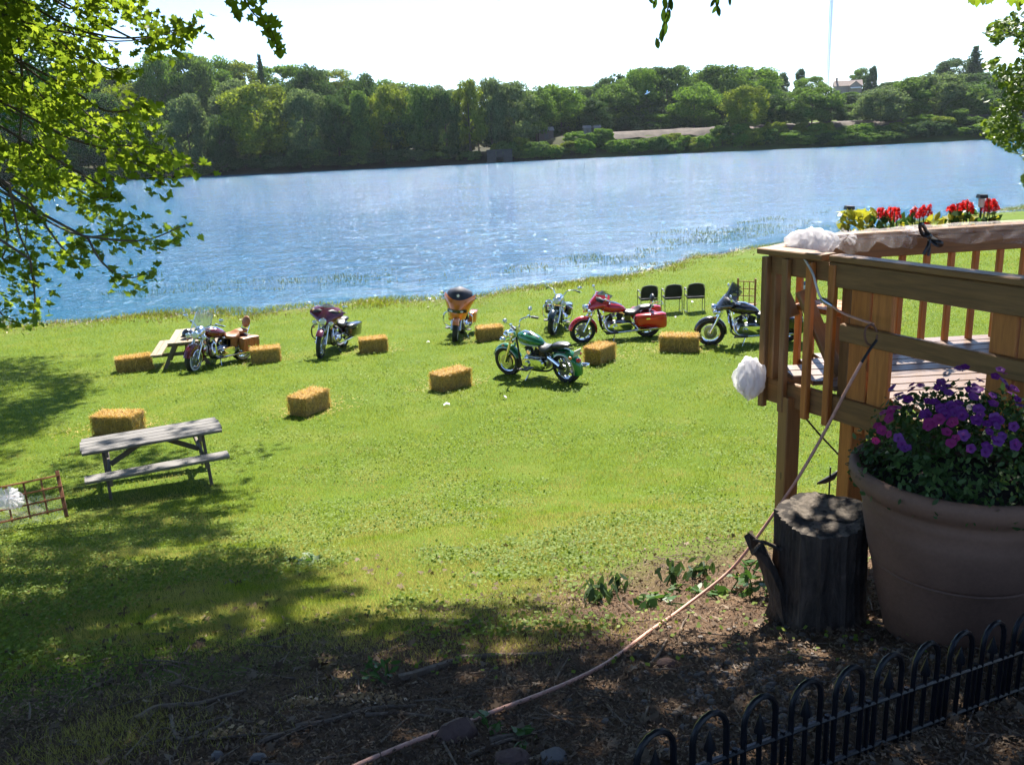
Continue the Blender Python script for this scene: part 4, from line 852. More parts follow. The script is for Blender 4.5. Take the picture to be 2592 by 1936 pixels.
weed('leafy_weed', [(1405, 1310), (1425, 1295), (1390, 1300), (1440, 1305), (1545, 1290)], 8, .075, 'broad-leaved weed lying in the sun left of the cord', (wgreen, wl3), .06, SO, 15)
weed('leafy_weed', [(1580, 1275), (1605, 1265), (1625, 1270), (1645, 1260), (1665, 1275), (1650, 1285), (1620, 1290), (1670, 1262)], 11, .075, 'bright narrow-leaved weed clump beside the stump', (wgreen, wl1), .17, lanc, 30)
weed('leafy_weed', [(1460, 1275), (1500, 1280), (1540, 1270)], 8, .07, 'low green weed strip crossing under the cord', (wgreen, wl1), .08, lanc, 30)
weed('leafy_weed', [(450, 1515), (455, 1518)], 8, .05, 'small dark seedling in the mulch lower left', (wgreen, wl3), .05, SO, 15) if False else None
weed('leafy_weed', [(825, 1470), (835, 1478), (840, 1465)], 9, .05, 'small green tuft by the root in the shaded mulch', (wgreen, wl1), .09, lanc, 30)
weed('leafy_weed', [(1100, 1590), (1130, 1600), (1060, 1580)], 8, .05, 'small green weed among the sticks at the bottom', (wgreen, wl3), .06, SO, 15)
weed('leafy_weed', [(640, 1215), (660, 1208), (680, 1212), (650, 1220)], 14, .09, 'broad dock weed rosette in the sunny lawn', (wgreen, wl3), .05, SO, 10)
# ------------------------------------------------------------------ straw bales
strawm = leafmat('straw', (.40, .25, .07), (.64, .43, .13), (.85, .65, .28), .35, 12., .6)
strawb = pbr('straw_body', (.36, .235, .085), .9, 0, .4, 26, .9, 70)
twine = pbr('orange_twine', (.45, .25, .09), .8)
def bale_meshes(seed):
    r2 = np.random.default_rng(seed); L, Wd, Hh = .76, .42, .365; n = [12, 7, 6]; b_ = MB(); pts = {}
    def face(o, u, w, nu, nw):
        g_ = []
        for i in range(nu+1):
            row = []
            for j in range(nw+1):
                p = o+u*(i/nu)+w*(j/nw); q = p*1.0; k_ = tuple(np.round(p, 3))
                if k_ not in pts:
                    e = np.array([abs(p[0])/(L/2), abs(p[1])/(Wd/2), abs(p[2]-Hh/2)/(Hh/2)]); cor = np.sort(e)[1]; sh = 1-.05*max(0, cor-.7)*4
                    pts[k_] = np.array([p[0]*sh, p[1]*sh, Hh/2+(p[2]-Hh/2)*sh])+r2.normal(0, .011, 3)-np.array([0, 0, .0])
                row.append(pts[k_])
            g_.append(row)
        b_.sheet(g_)
    a = np.array
    face(a([-L/2, -Wd/2, Hh]), a([L, 0, 0]), a([0, Wd, 0]), n[0], n[1]); face(a([-L/2, -Wd/2, 0]), a([L, 0, 0]), a([0, 0, Hh]), n[0], n[2]); face(a([-L/2, Wd/2, Hh]), a([L, 0, 0]), a([0, 0, -Hh]), n[0], n[2])
    face(a([-L/2, Wd/2, 0]), a([0, -Wd, 0]), a([0, 0, Hh]), n[1], n[2]); face(a([L/2, -Wd/2, 0]), a([0, Wd, 0]), a([0, 0, Hh]), n[1], n[2]); face(a([-L/2, Wd/2, 0]), a([L, 0, 0]), a([0, -Wd, 0]), n[0], n[1])
    body = b_.mesh('bale_body', strawb, 60)
    k_ = 3400; u = r2.uniform(-.5, .5, (k_, 3))*np.array([L, Wd, Hh]); u[:, 2] += Hh/2; fc = r2.choice(6, k_, p=[.5, .14, .14, .08, .08, .06]); dirn = r2.normal(size=(k_, 3)); nr = np.zeros((k_, 3))
    for i in range(k_):
        ff = fc[i]
        if ff == 0: u[i, 2] = Hh+r2.uniform(0, .012); nr[i] = (0, 0, 1); dirn[i] = (r2.normal(), r2.normal(), r2.normal()*.45+.25)
        elif ff in (1, 2): s_ = 1 if ff == 1 else -1; u[i, 1] = s_*(Wd/2+.004); nr[i] = (0, s_, 0); dirn[i] = (r2.normal()*.5, s_*abs(r2.normal())*.18, r2.normal())
        elif ff in (3, 4): s_ = 1 if ff == 3 else -1; u[i, 0] = s_*(L/2+.004); nr[i] = (s_, 0, 0); dirn[i] = (s_*abs(r2.normal())*.25, r2.normal(), r2.normal())
        else: u[i, 1] = r2.choice([-1, 1])*Wd/2; u[i, 2] = Hh; nr[i] = (0, np.sign(u[i, 1]), .3); dirn[i] = (r2.normal()*.4, np.sign(u[i, 1])*.35, -.8)
    dirn /= np.linalg.norm(dirn, axis=1, keepdims=True); ln = r2.uniform(.03, .13, (k_, 1)); wv = np.cross(dirn, nr+1e-3); wv /= np.linalg.norm(wv, axis=1, keepdims=True); wv *= r2.uniform(.0022, .0048, (k_, 1))
    p0 = u-dirn*ln*.3; p1 = u+dirn*ln*.7; v = np.stack([p0-wv, p0+wv, p1+wv*.6, p1-wv*.6], 1).reshape(-1, 3); v[:, 2] = np.maximum(v[:, 2], .005)
    kk = 420; gd = r2.normal(size=(kk, 3))*np.array([.30, .26, 0])*1.5; gd[:, 2] = r2.uniform(.018, .04, kk); dg = r2.normal(size=(kk, 3))*np.array([1, 1, .12]); dg /= np.linalg.norm(dg, axis=1, keepdims=True); lg = r2.uniform(.04, .12, (kk, 1)); wg = np.cross(dg, [0, 0, 1.])*.004
    v = np.vstack([v, np.stack([gd-wg, gd+wg, gd+dg*lg+wg, gd+dg*lg-wg], 1).reshape(-1, 3)]); k_ += kk
    st = npmesh('bale_straw', v, np.arange(4*k_).reshape(k_, 4), strawm)
    tws = []
    for yy in (-.12, .12):
        t_ = MB().tube([(-L/2-.004, yy, .03), (-L/2-.006, yy, Hh), (-L/2+.02, yy, Hh+.006), (L/2-.02, yy, Hh+.006), (L/2+.006, yy, Hh), (L/2+.004, yy, .03)], .005, 5); tws.append(t_.mesh('bale_twine', twine, 60))
    return body, st, tws
BM = [bale_meshes(i) for i in (1, 2, 3)]
# bottom centre of the visible bale in the 2592-wide photograph, its turn in degrees, label
BALES = [((337, 940), 24, 'straw bale left of the tan-saddled motorcycle, below the river picnic table', 1.08), ((672, 918), 14, 'straw bale right of the tan-saddled motorcycle', 0.92), ((945, 892), 16, 'straw bale right of the maroon motorcycle', 0.9),
         ((1240, 862), 14, 'straw bale with loose top straw right of the orange motorcycle', 0.9), ((1142, 985), 42, 'straw bale standing alone left of the green motorcycle', 1.0), ((1520, 918), 52, 'straw bale behind the green motorcycle tail', 0.85),
         ((1722, 890), -16, 'straw bale in front of the black motorcycle near the deck', 1.08), ((782, 1045), 62, 'straw bale alone in the open lawn above the leaf shadow', 0.92), ((297, 1100), -8, 'straw bale behind the near picnic table', 1.02)]
for i, (p, a, lb, sx) in enumerate(BALES):
    q = on(*p); o = thing('straw_bale', lb, 'straw bale', (q[0], q[1]+.12, q[2]-.015), R_(a), 'straw bales on the lawn'); o.scale = (sx, 1, 1); body, st, tws = BM[i % 3]
    mobj('body', body, o); tag(mobj('straw', st, o), kind='stuff')
    for t_ in tws: mobj('twine', t_, o)
# ------------------------------------------------------------------ picnic tables
greyw = woodmat('weathered_grey_wood', (.11, .10, .095), (.23, .215, .20), .8); tanw = woodmat('tan_wood', (.22, .17, .11), (.38, .30, .20), .75); dkw = woodmat('dark_leg_wood', (.12, .095, .075), (.22, .18, .15), .85)
def picnic(name, label, loc, rz, L, mat, legm, tops=5, seatn=1):
    o = thing(name, label, 'picnic table', loc, rz); W2 = .72; hz = .71; pw = W2/tops
    for i in range(tops): y = -W2/2+pw*(i+.5); plank('tabletop_plank', (-L/2+(.02 if i in (0, tops-1) else 0), y, hz), (L/2-(.02 if i in (0, tops-1) else 0), y, hz), pw-.006, .038, mat, o)
    for s_ in (-1, 1):
        for j in range(seatn): w = .27/seatn; plank('seat_plank', (-L/2+.01, s_*(.66+(j-(seatn-1)/2)*w), .45), (L/2-.01, s_*(.66+(j-(seatn-1)/2)*w), .45), w-.006, .04, mat, o)
    for e in (-1, 1):
        x = e*(L/2-.32)
        plank('top_support', (x, -W2/2+.03, hz-.065), (x, W2/2-.03, hz-.065), .04, .085, legm, o); plank('seat_support', (x, -.78, .385), (x, .78, .385), .04, .088, legm, o)
        for s_ in (-1, 1): plank('leg', (x+e*.042, s_*.56, -.02), (x+e*.042, s_*.20, hz-.03), .09, .04, legm, o, up=(1, 0, 0))
        plank('diagonal_brace', (x-e*.02, 0, .40), (x-e*.5, 0, hz-.05), .07, .038, legm, o, up=(0, 1, 0))
    return o
ctr = (G(388, 1122, .71)); picnic('picnic_table', 'grey weathered picnic table standing near on the shaded lawn', (ctr[0], ctr[1], float(H(ctr[0], ctr[1]))), R_(25), 1.86, greyw, dkw)
e_ = G(455, 822, .60); e_ = e_+.9*np.array([math.cos(R_(103)), math.sin(R_(103)), 0]); picnic('picnic_table', 'tan picnic table by the river behind the tan-saddled motorcycle', (e_[0], e_[1], float(H(e_[0], e_[1]))), R_(103), 1.8, tanw, dkw, 4, 2)
# ------------------------------------------------------------------ helmets
def helmet(label, loc, rz):
    o = thing('helmet', label, 'helmet', loc, rz); rings = []
    for i in range(9):
        t_ = i/8; a = t_*math.pi*.56; r0 = .135*math.sin(a)+.002; z = .115+.13*math.cos(a)
        rings.append([(r0*1.12*math.cos(k_), r0*math.sin(k_), z if math.cos(k_) < .3 else z) for k_ in np.arange(0, 6.28, 6.2832/20)])
    MB().rings(rings[::-1]).build('shell', blackp, o, 60)
    MB().lathe([(.128, .085), (.14, .085), (.142, .1), (.13, .1)], seg=24, caps=False).build('edge_trim', blackm, o)
    MB().sheet([[(.15*math.cos(a)*1.05+.0, .14*math.sin(a), .10) for a in np.linspace(-.8, .8, 9)], [(.23*math.cos(a*.8), .15*math.sin(a), .075) for a in np.linspace(-.8, .8, 9)]], .006).build('visor', blackm, o)
    MB().tube([(0, .12, .09), (.03, .08, .02), (.04, 0, .0), (.03, -.08, .02), (0, -.12, .09)], .007, 6).build('chin_strap', blackl, o)
q = G(470, 810, .62); helmet('glossy black helmet on the river picnic table', (q[0], q[1], float(H(e_[0], e_[1]))+.72), R_(-100))
# ------------------------------------------------------------------ chairs
tubem = pbr('grey_chair_tube', (.30, .30, .31), .3, .9, .1, 9); fab = pbr('black_chair_fabric', (.02, .02, .022), .8, 0, .3, 30, .3, 200)
def chair(label, loc, rz):
    o = thing('stacking_chair', label, 'chair', loc, rz, 'black chairs in a row on the lawn'); w = .25
    for s_ in (-1, 1):
        x = s_*w
        MB().tube(wob([(x*1.06, -.27, 0), (x*1.06, -.25, .35), (x*1.06, -.23, .60), (x*1.05, -.17, .66), (x*1.04, .1, .66), (x, .2, .62)], 4), .0125, 8).build('front_leg', tubem, o)
        MB().tube([(x, .26, 0), (x, .22, .42), (x, .22, .6)], .0125, 8).build('rear_leg', tubem, o)
        MB().tube([(x*1.06, -.27, .012), (x, .26, .012)], .0115, 8).build('floor_rail', tubem, o)
        MB().box((x*1.05, -.06, .675), (.045, .25, .025)).build('armrest', blackm, o)
    MB().tube(wob([(-w, .22, .5), (-w*.98, .25, .7), (-w*.8, .28, .82), (0, .3, .865), (w*.8, .28, .82), (w*.98, .25, .7), (w, .22, .5)], 5), .0125, 8).build('back_frame', tubem, o)
    g_ = [[(u*w*.95*(1-.22*max(0, v-.55)**1.2*2), .215+.075*v+.035*(u*u)*-1+.02, .48+.375*v*(1-.10*u*u*v)) for u in np.linspace(-1, 1, 11)] for v in np.linspace(0, 1, 7)]
    MB().sheet(g_, .03).build('backrest', fab, o, 50)
    rings = [[(u*(w-.01)*k_, -.26*k_ if False else yy, .43+zz) for u, yy in ((-1, -.27), (-.4, -.28), (.4, -.28), (1, -.27), (1, .2), (-1, .2))] for k_, zz in ((.96, -.025), (1, 0), (1, .02), (.95, .035))]
    MB().rings(rings).build('seat', fab, o, 50)
for i, (px_, lb) in enumerate([(1640, 'black stacking chair, the leftmost of three behind the red motorcycle'), (1701, 'black stacking chair in the middle of the row of three'), (1758, 'black stacking chair at the right end of the row of three')]):
    q = on(px_, 792-i*2); chair(lb, q, R_([2, 0, -3][i]+180))
# ------------------------------------------------------------------ wooden arbour sides, and a trellis with tulle at the left
redw = woodmat('red_brown_wood', (.22, .075, .03), (.42, .17, .065), .6)
def trellis(name, label, loc, rz, w, h, nx_, nz_, tilt=0., mat=redw, seat=False):
    o = thing(name, label, 'trellis', loc, rz); o.rotation_euler = (tilt, 0, rz)
    for x in (-w/2, w/2): plank('post', (x, 0, 0), (x, 0, h+.06), .045, .045, mat, o, up=(0, 1, 0))
    for i in range(nz_): z = h*(.18+.8*i/(nz_-1)); plank('rail', (-w/2-.02, -.026, z), (w/2+.02, -.026, z), .022, .014, mat, o, up=(0, 1, 0))
    for i in range(1, nx_): x = -w/2+w*i/nx_; plank('slat', (x, -.012, h*.14), (x, -.012, h), .022, .012, mat, o, up=(0, 1, 0))
    if seat: plank('seat_plank', (-w/2, .12, .3), (w/2, .12, .3), .22, .03, mat, o)
    return o
q = on(1888, 800); trellis('wooden_trellis', 'red-brown lattice trellis behind the black motorcycle', q, R_(-30), .46, .95, 3, 5, seat=True)
q = on(1962, 800); trellis('wooden_trellis', 'red-brown lattice trellis glimpsed between the deck balusters', q, R_(-20), .42, .92, 3, 5)
# ------------------------------------------------------------------ striped garden chair behind the deck corner
q = on(2050, 800); o = thing('garden_chair', 'blue striped garden chair seen behind the deck corner', 'chair', q, R_(20)); bl = pbr('blue_canvas', (.07, .12, .25), .8, 0, .5, 20); wht = pbr('white_canvas', (.6, .62, .66), .8)
for i in range(5): plank('canvas_stripe', (-.25, .1+.02*i, .42+.1*i), (.25, .1+.02*i, .42+.1*i), .098, .008, bl if i % 2 == 0 else wht, o, up=(0, -1, .2))
for x in (-.27, .27): plank('leg', (x, .25, 0), (x, .12, .95), .03, .03, blackm, o, up=(1, 0, 0)); plank('leg', (x, -.25, 0), (x, .2, .5), .03, .03, blackm, o, up=(1, 0, 0))
# tulle: thin white net
t = NT('white_tulle'); n_ = t.noise(t.co('Object', (1, 1, 1)), 22., 4); tr = t.node('ShaderNodeBsdfTransparent'); tl = t.node('ShaderNodeBsdfTranslucent'); tl.inputs[0].default_value = (.85, .82, .85, 1)
t.set(Base_Color=(.85, .82, .85), Roughness=.8); m1 = t.node('ShaderNodeMixShader'); m1.inputs[0].default_value = .5; t.l.new(t.b.outputs[0], m1.inputs[1]); t.l.new(tl.outputs[0], m1.inputs[2])
m2 = t.node('ShaderNodeMixShader'); t.l.new(t.ramp(n_, [(.3, (.12, .12, .12)), (.75, (.34, .34, .34))]), m2.inputs[0]); t.l.new(tr.outputs[0], m2.inputs[1]); t.l.new(m1.outputs[0], m2.inputs[2]); t.l.new(m2.outputs[0], t.out.inputs[0]); tulle = t.m
t = NT('gathered_tulle'); tr = t.node('ShaderNodeBsdfTransparent'); tl = t.node('ShaderNodeBsdfTranslucent'); tl.inputs[0].default_value = (.9, .88, .9, 1); t.set(Base_Color=(.9, .88, .9), Roughness=.8)
m1 = t.node('ShaderNodeMixShader'); m1.inputs[0].default_value = .5; t.l.new(t.b.outputs[0], m1.inputs[1]); t.l.new(tl.outputs[0], m1.inputs[2]); m2 = t.node('ShaderNodeMixShader'); m2.inputs[0].default_value = .55; t.l.new(tr.outputs[0], m2.inputs[1]); t.l.new(m1.outputs[0], m2.inputs[2]); t.l.new(m2.outputs[0], t.out.inputs[0]); tulled = t.m
def puff(label, loc, r, sq=(1, 1, 1), mat=None):
    """a soft gathered puff: three nested crumpled shells"""
    r2 = np.random.default_rng(int(abs(loc[0]*977+loc[2]*131)) % 9999); b_ = MB()
    for sh in (1.0, .88, .76, .64):
        ph = r2.uniform(0, 6.28, 8); ax = r2.normal(size=3); ax /= np.linalg.norm(ax); g_ = []
        for i in range(25):
            th = math.pi*(i/24)*.999+.0005; row = []
            for j in range(49):
                a = 2*math.pi*j/48; d = np.array([math.sin(th)*math.cos(a), math.sin(th)*math.sin(a), math.cos(th)])
                w = 1+.16*math.sin(7*a+ph[0]+2*math.sin(3*th+ph[1]))*math.sin(th)+.10*math.sin(13*a+ph[2]+5*th)*math.sin(th)+.10*math.sin(3*th+ph[3]+2*a)+.06*math.sin(d[0]*9+ph[4])*math.cos(d[2]*8+ph[5])
                row.append(d*r*sh*w*np.array(sq))
            g_.append(row)
        b_.sheet(g_)
    o = b_.build('tulle_pouf', mat or tulled, None, 179); o.location = loc; return tag(o, label, 'tulle')
def pouf(name, label, loc, r, mat, n=26, sq=(1, 1, 1), parent=None, ruff=1.0):
    """a gathered puff: crumpled folded shells round a knot"""
    r2 = np.random.default_rng(abs(hash(label)) % 1000 if False else int(abs(loc[0]*977+loc[2]*131)) % 9999); b_ = MB()
    for i in range(n):
        d = r2.normal(size=3); d /= np.linalg.norm(d); a = np.cross(d, r2.normal(size=3)); a /= np.linalg.norm(a); c = np.cross(d, a); w = r2.uniform(.35, .7)*r; L = r2.uniform(.7, 1.05)*r; ph = r2.uniform(0, 6)
        g_ = []
        for u in np.linspace(.05, 1, 6): g_.append([(d*(L*math.sin(u*1.5)*(1-.15*abs(v)))+a*(v*w*u)+c*(.16*r*u*ruff*math.sin(v*5+ph)+.25*r*u*u*math.cos(ph))) * np.array(sq) for v in np.linspace(-1, 1, 8)])
        b_.sheet(g_)
    o = b_.build(name, mat, parent, 179)
    o.location = loc
    if label and parent is None: tag(o, label, 'tulle')
    return o
# leaning trellis with tulle at the left edge
q = on(55, 1345); tro = trellis('wooden_trellis', 'fallen red-brown trellis tilted at the left edge of the lawn', (q[0]-.15, q[1]+.1, q[2]), R_(30), 1.15, .56, 6, 4, R_(-42))
P0 = np.array([q[0]-.15, q[1]+.1, q[2]]); M3 = rot('Z', 30) @ rot('X', -42)
b = MB(); b.sheet([[P0+np.array(M3 @ Vector((-.5+1.05*u, .03+.05*math.sin(u*9+v*4), .02+.42*v*(1-.3*u)))) for u in np.linspace(0, 1, 20)] for v in np.linspace(0, 1, 8)]); o = b.build('tulle_cloth', tulle, None, 179); tag(o, 'white tulle sheet hung on the fallen trellis at left', 'tulle')
kp = D(22, 1262, q[1]-.1); pouf('tulle_bow', 'puffy white tulle bow tied to the fallen trellis', (float(kp[0]), float(kp[1]), float(kp[2])), .17, tulled, 22)
# ------------------------------------------------------------------ motorcycles
def paint(name, col): return pbr(name, col, .25, .35, .12, 3., coat=1.0, rvar=.05)
lens = pbr('lamp_glass', (.75, .77, .8), .08, 0, .1, 8, coat=1.); redl = pbr('red_lens', (.5, .01, .01), .15, 0, .1, 5, coat=1.); amber = pbr('amber_lens', (.7, .2, .02), .2, 0, .1, 5, coat=1.)
tanl = pbr('tan_leather', (.36, .145, .055), .5, 0, .22, 9, .25, 60); cyl = pbr('cylinder_black', (.035, .035, .037), .45, .4, .3, 20); whitew = pbr('whitewall', (.75, .74, .7), .6)
t = NT('smoked_screen'); t.set(Base_Color=(.05, .06, .08), Roughness=.08, Alpha=.62); smoke = t.m
t = NT('clear_screen'); t.set(Base_Color=(.45, .6, .8), Roughness=.05, Alpha=.22); clear = t.m
def fender(cx, cz, R0, w, a0, a1, skirt, th=.006, n=18):
    g_ = []
    for a in np.linspace(R_(a0), R_(a1), n):
        row = []
        for v in np.linspace(-1, 1, 11):
            y = w*math.sin(v*math.pi/2); rr = R0-(1-math.cos(v*math.pi/2))*skirt; row.append((cx+rr*math.cos(a), y, cz+rr*math.sin(a)))
        g_.append(row)
    return MB().sheet(g_, th)
def stadium(c, hx, rz_, dy, seg=10):
    """rounded slab in the XZ plane, thickness dy in Y"""
    pts = [(c[0]+hx+rz_*math.cos(a), c[2]+rz_*math.sin(a)) for a in np.linspace(-math.pi/2, math.pi/2, seg)]+[(c[0]-hx-rz_*math.cos(a), c[2]-rz_*math.sin(a)) for a in np.linspace(-math.pi/2, math.pi/2, seg)]
    return MB().rings([[(c[0]+(x-c[0])*k_, c[1]+y, c[2]+(z-c[2])*k_) for x, z in pts] for k_, y in ((1, -dy/2), (1, dy*.2), (.9, dy/2))])
def motorcycle(label, front, rear, c):
    """front, rear: ground points under the wheels"""
    f_, r_ = Vector(front), Vector(rear); d = (f_-r_); rz = math.atan2(d.y, d.x); hv = Vector((math.cos(rz), math.sin(rz), 0)); WB = c.get('wb', 1.62); xf, xr = WB/2, -WB/2
    ctr = f_-hv*xf; o = thing('motorcycle', label, 'motorcycle', (ctr.x, ctr.y, float(H(ctr.x, ctr.y))-.006), rz, 'motorcycles parked on the lawn'); zf_, zr_ = float(H(f_.x, f_.y)), float(H((f_-hv*WB).x, (f_-hv*WB).y)); o.location.z = (zf_+zr_)/2-.012; o.rotation_euler = (R_(-c.get('lean', 7)), -math.atan2(zf_-zr_, WB), rz)
    P, P2 = c['paint'], c.get('paint2', c['paint']); bright = c.get('bright', chrome); st = R_(c.get('steer', 8)); R0, Rr = c.get('rf', .33), c.get('rr', .325)
    fr = []
    def F(ob): fr.append(ob); return ob
    def wheel(nm, x, R1, w, style, ww):
        hb = MB().lathe([(.03, -.09), (.05, -.085), (.05, .085), (.03, .09)], (x, 0, R1), 'y', 16)
        if style == 'wire':
            for k_ in range(28): a = k_*2*math.pi/28; s_ = 1 if k_ % 2 else -1; hb.tube([(x+.05*math.cos(a+.3*s_), s_*.05, R1+.05*math.sin(a+.3*s_)), (x+(R1-.125)*math.cos(a), 0, R1+(R1-.125)*math.sin(a))], .0035, 4, False)
        elif style == 'disc': hb.lathe([(.05, -.05), (R1-.12, -.035), (R1-.12, .035), (.05, .05)], (x, 0, R1), 'y', 28)
        else:
            for k_ in range(c.get('arms', 6)):
                a = k_*2*math.pi/c.get('arms', 6)+.3; M_ = Matrix.Rotation(-a, 3, 'Y'); hb.box((x+(R1-.09)/2*math.cos(a), 0, R1+(R1-.09)/2*math.sin(a)), (R1-.12, .03, .038), M_)
        wo = hb.build(nm, bright if style != 'cast' else c.get('wheelmat', steel), o)
        ty = MB().lathe([(R1-.105, -w*.36), (R1-.075, -w*.47), (R1-.035, -w*.5), (R1-.01, -w*.36), (R1-.001, -w*.12), (R1-.001, w*.12), (R1-.01, w*.36), (R1-.035, w*.5), (R1-.075, w*.47), (R1-.105, w*.36)], (x, 0, R1), 'y', 36, False).build('tyre', rubber, wo)
        MB().lathe([(R1-.105, -w*.38), (R1-.118, -w*.33), (R1-.128, 0), (R1-.118, w*.33), (R1-.105, w*.38), (R1-.112, w*.33), (R1-.112, -w*.33), (R1-.105, -w*.38)], (x, 0, R1), 'y', 36, False).build('rim', bright, wo)
        for s_ in (-1, 1): MB().lathe([(.07, s_*.062), (.145, s_*.062), (.145, s_*.067), (.07, s_*.067)], (x, 0, R1), 'y', 24, False).build('brake_disc', steel, wo)
        if ww: MB().lathe([(R1-.092, w*.468), (R1-.085, w*.484), (R1-.048, w*.506), (R1-.045, w*.50)], (x, 0, R1), 'y', 36, False).build('whitewall', whitew, wo); MB().lathe([(R1-.092, -w*.468), (R1-.085, -w*.484), (R1-.048, -w*.506), (R1-.045, -w*.50)], (x, 0, R1), 'y', 36, False).build('whitewall', whitew, wo)
        return wo
    fw = F(wheel('front_wheel', xf, R0, c.get('wf', .13), c['style'], c.get('ww'))); wheel('rear_wheel', xr, Rr, c.get('wr', .16), c.get('rstyle', c['style']), c.get('ww'))
    hx = xf-.35; hz = .98
    for s_ in (-1, 1):
        y = s_*.105; F(MB().tube([(xf, y, R0), (xf-.17, y, R0+.32), (hx, y, hz)], [.036, .034, .027], 10).build('fork_tube', c.get('forkmat', bright), o))
    F(MB().box((hx+.02, 0, hz-.02), (.09, .26, .04)).build('fork_yoke', bright, o)); F(MB().box((hx+.1, 0, hz-.2), (.08, .26, .04)).build('fork_yoke', bright, o))
    fa0, fa1, sk = c.get('ff', (10, 165, .06)); F(fender(xf, R0, R0+.04, .085, fa0, fa1, sk).build('front_fender', P, o))
    if c.get('fband'): F(fender(xf, R0, R0+.012, .092, fa0, fa1, sk*.55, .004).build('fender_band', c['fband'], o))
    if c.get('deepfront'):
        for s_ in (-1, 1): F(MB().sheet([[(xf+rr*math.cos(a), s_*(.088+.01*(1-abs(rr-.3)*8)), R0+rr*math.sin(a)) for rr in np.linspace(R0-.10, R0+.02, 4)] for a in np.linspace(R_(25), R_(200), 16)], .006).build('fender_skirt', P, o))
        F(MB().tube([(xf+(R0-.10)*math.cos(a), .098, R0+(R0-.10)*math.sin(a)) for a in np.linspace(R_(25), R_(200), 18)], .008, 6).build('fender_trim', bright, o))
    ra0, ra1, rk = c.get('rf_', (25, 192, .10)); fender(xr, Rr, Rr+.06, .115, ra0, ra1, rk).build('rear_fender', P, o)
    if c.get('fband'): fender(xr, Rr, Rr+.02, .122, ra0, ra1, rk*.6, .004).build('fender_band', c['fband'], o)
    # tank, seat
    tz = c.get('tz', 0)
    tk = MB().loft([(.37, .04, .05, .90+tz), (.34, .10, .09, .895+tz), (.24, .15, .125, .875+tz), (.08, .165, .13, .85+tz), (-.1, .14, .11, .82+tz), (-.22, .09, .07, .785+tz), (-.28, .03, .03, .765+tz)], 18, 2.3).build('fuel_tank', P, o, 60)
    if c.get('tband'): MB().loft([(.33, .103, .03, .825+tz), (.22, .156, .035, .79+tz), (.06, .169, .035, .765+tz), (-.12, .14, .03, .745+tz), (-.22, .09, .03, .735+tz)], 14, 2.6).build('tank_band', c['tband'], tk, 60)
    MB().loft([(.26, .02, .01, 1.0+tz), (.2, .05, .022, 1.0+tz), (.02, .05, .022, .977+tz), (-.18, .03, .02, .88+tz)], 10, 2.2).build('dash_console', c.get('dash', chrome), tk, 60)
    for s_ in (-1, 1): MB().lathe([(.026, 0), (.03, .01), (.01, .02)], (.13, s_*.085, .965+tz), 'z', 12).build('filler_cap', chrome, tk)
    sm_ = c.get('seatm', blackl)
    MB().loft([(-.17, .07, .03, .745), (-.24, .13, .05, .715), (-.34, .175, .06, .685), (-.46, .185, .06, .68), (-.55, .175, .085, .705), (-.6, .14, .09, .735), (-.62, .06, .05, .75)], 16, 2.6).build('rider_seat', sm_, o, 60)
    if c.get('pillion', True): MB().loft([(-.58, .08, .04, .765), (-.63, .13, .055, .775), (-.75, .14, .055, .785), (-.88, .12, .05, .79), (-.97, .06, .03, .785)], 16, 2.6).build('pillion_seat', sm_, o, 60)
    if c.get('fringe'):
        for s_ in (-1, 1): MB().sheet([[(x, s_*(.175+.01*math.sin(x*90)), z) for x in np.linspace(-.52, -.28, 14)] for z in np.linspace(.67, .45, 4)], .004).build('leather_fringe', sm_, o)
    # frame
    for s_ in (-1, 1):
        MB().tube(wob([(.42, s_*.05, .88), (.36, s_*.11, .6), (.30, s_*.13, .30), (.0, s_*.14, .235), (-.4, s_*.14, .25), (-.62, s_*.13, .34), (xr, s_*.12, Rr)], 4), .02, 8).build('frame_tube', blackm, o)
        MB().tube([(xr, s_*.13, Rr+.02), (-.55, s_*.12, .5), (-.45, s_*.1, .66), (-.95, s_*.125, .68)], .018, 8).build('frame_tube', blackm, o)
        MB().tube([(-.5, s_*.15, .56), (-.78, s_*.16, .40)], .032, 8).build('shock_absorber', bright, o)
        MB().box((.12, s_*.30, .285), (.30, .10, .022)).build('floorboard', blackm, o); MB().tube([(.12, s_*.12, .27), (.12, s_*.3, .27)], .014, 6).build('floorboard_bracket', bright, o)
        if c.get('bars', True): MB().tube(wob([(.36, s_*.07, .74), (.38, s_*.2, .78), (.37, s_*.36, .72), (.35, s_*.40, .58), (.33, s_*.36, .42), (.32, s_*.14, .32)], 4), .017, 8).build('crash_bar', c.get('barmat', bright), o)
    # engine
    en = MB().loft([(.26, .09, .09, .40), (.2, .145, .145, .385), (.02, .16, .165, .38), (-.18, .155, .155, .385), (-.36, .13, .13, .39), (-.42, .07, .07, .39)], 16, 3).build('engine', steel, o, 50)
    for a, x0 in ((24, .06), (-24, -.03)):
        M_ = rot('Y', a); b_ = MB(); pr = []
        for i in range(9): pr += [(.092 if i % 2 == 0 else .072, .10+.022*i), (.092 if i % 2 == 0 else .072, .10+.022*i+.018)]
        b_.lathe(pr, (x0, 0, .42), 'z', 16, True, M_); b_.build('cylinder', cyl, en)
        hp = Vector((x0, 0, .42))+M_ @ Vector((0, 0, .345)); MB().box(hp, (.17, .17, .085), M_, .82).build('rocker_cover', bright, en)
        MB().tube([hp+Vector((0, -.09, -.06)), hp+Vector((0, -.09, -.28))], .012, 6).build('pushrod_tube', bright, en)
    stadium((-.10, .195, .39), .20, .115, .085).build('primary_cover', bright, en); MB().lathe([(.06, 0), (.065, .01), (.05, .03)], (.02, .245, .40), 'y', 16).build('derby_cover', bright, en)
    stadium((.07, -.18, .39), .06, .10, .06).build('cam_cover', bright, en)
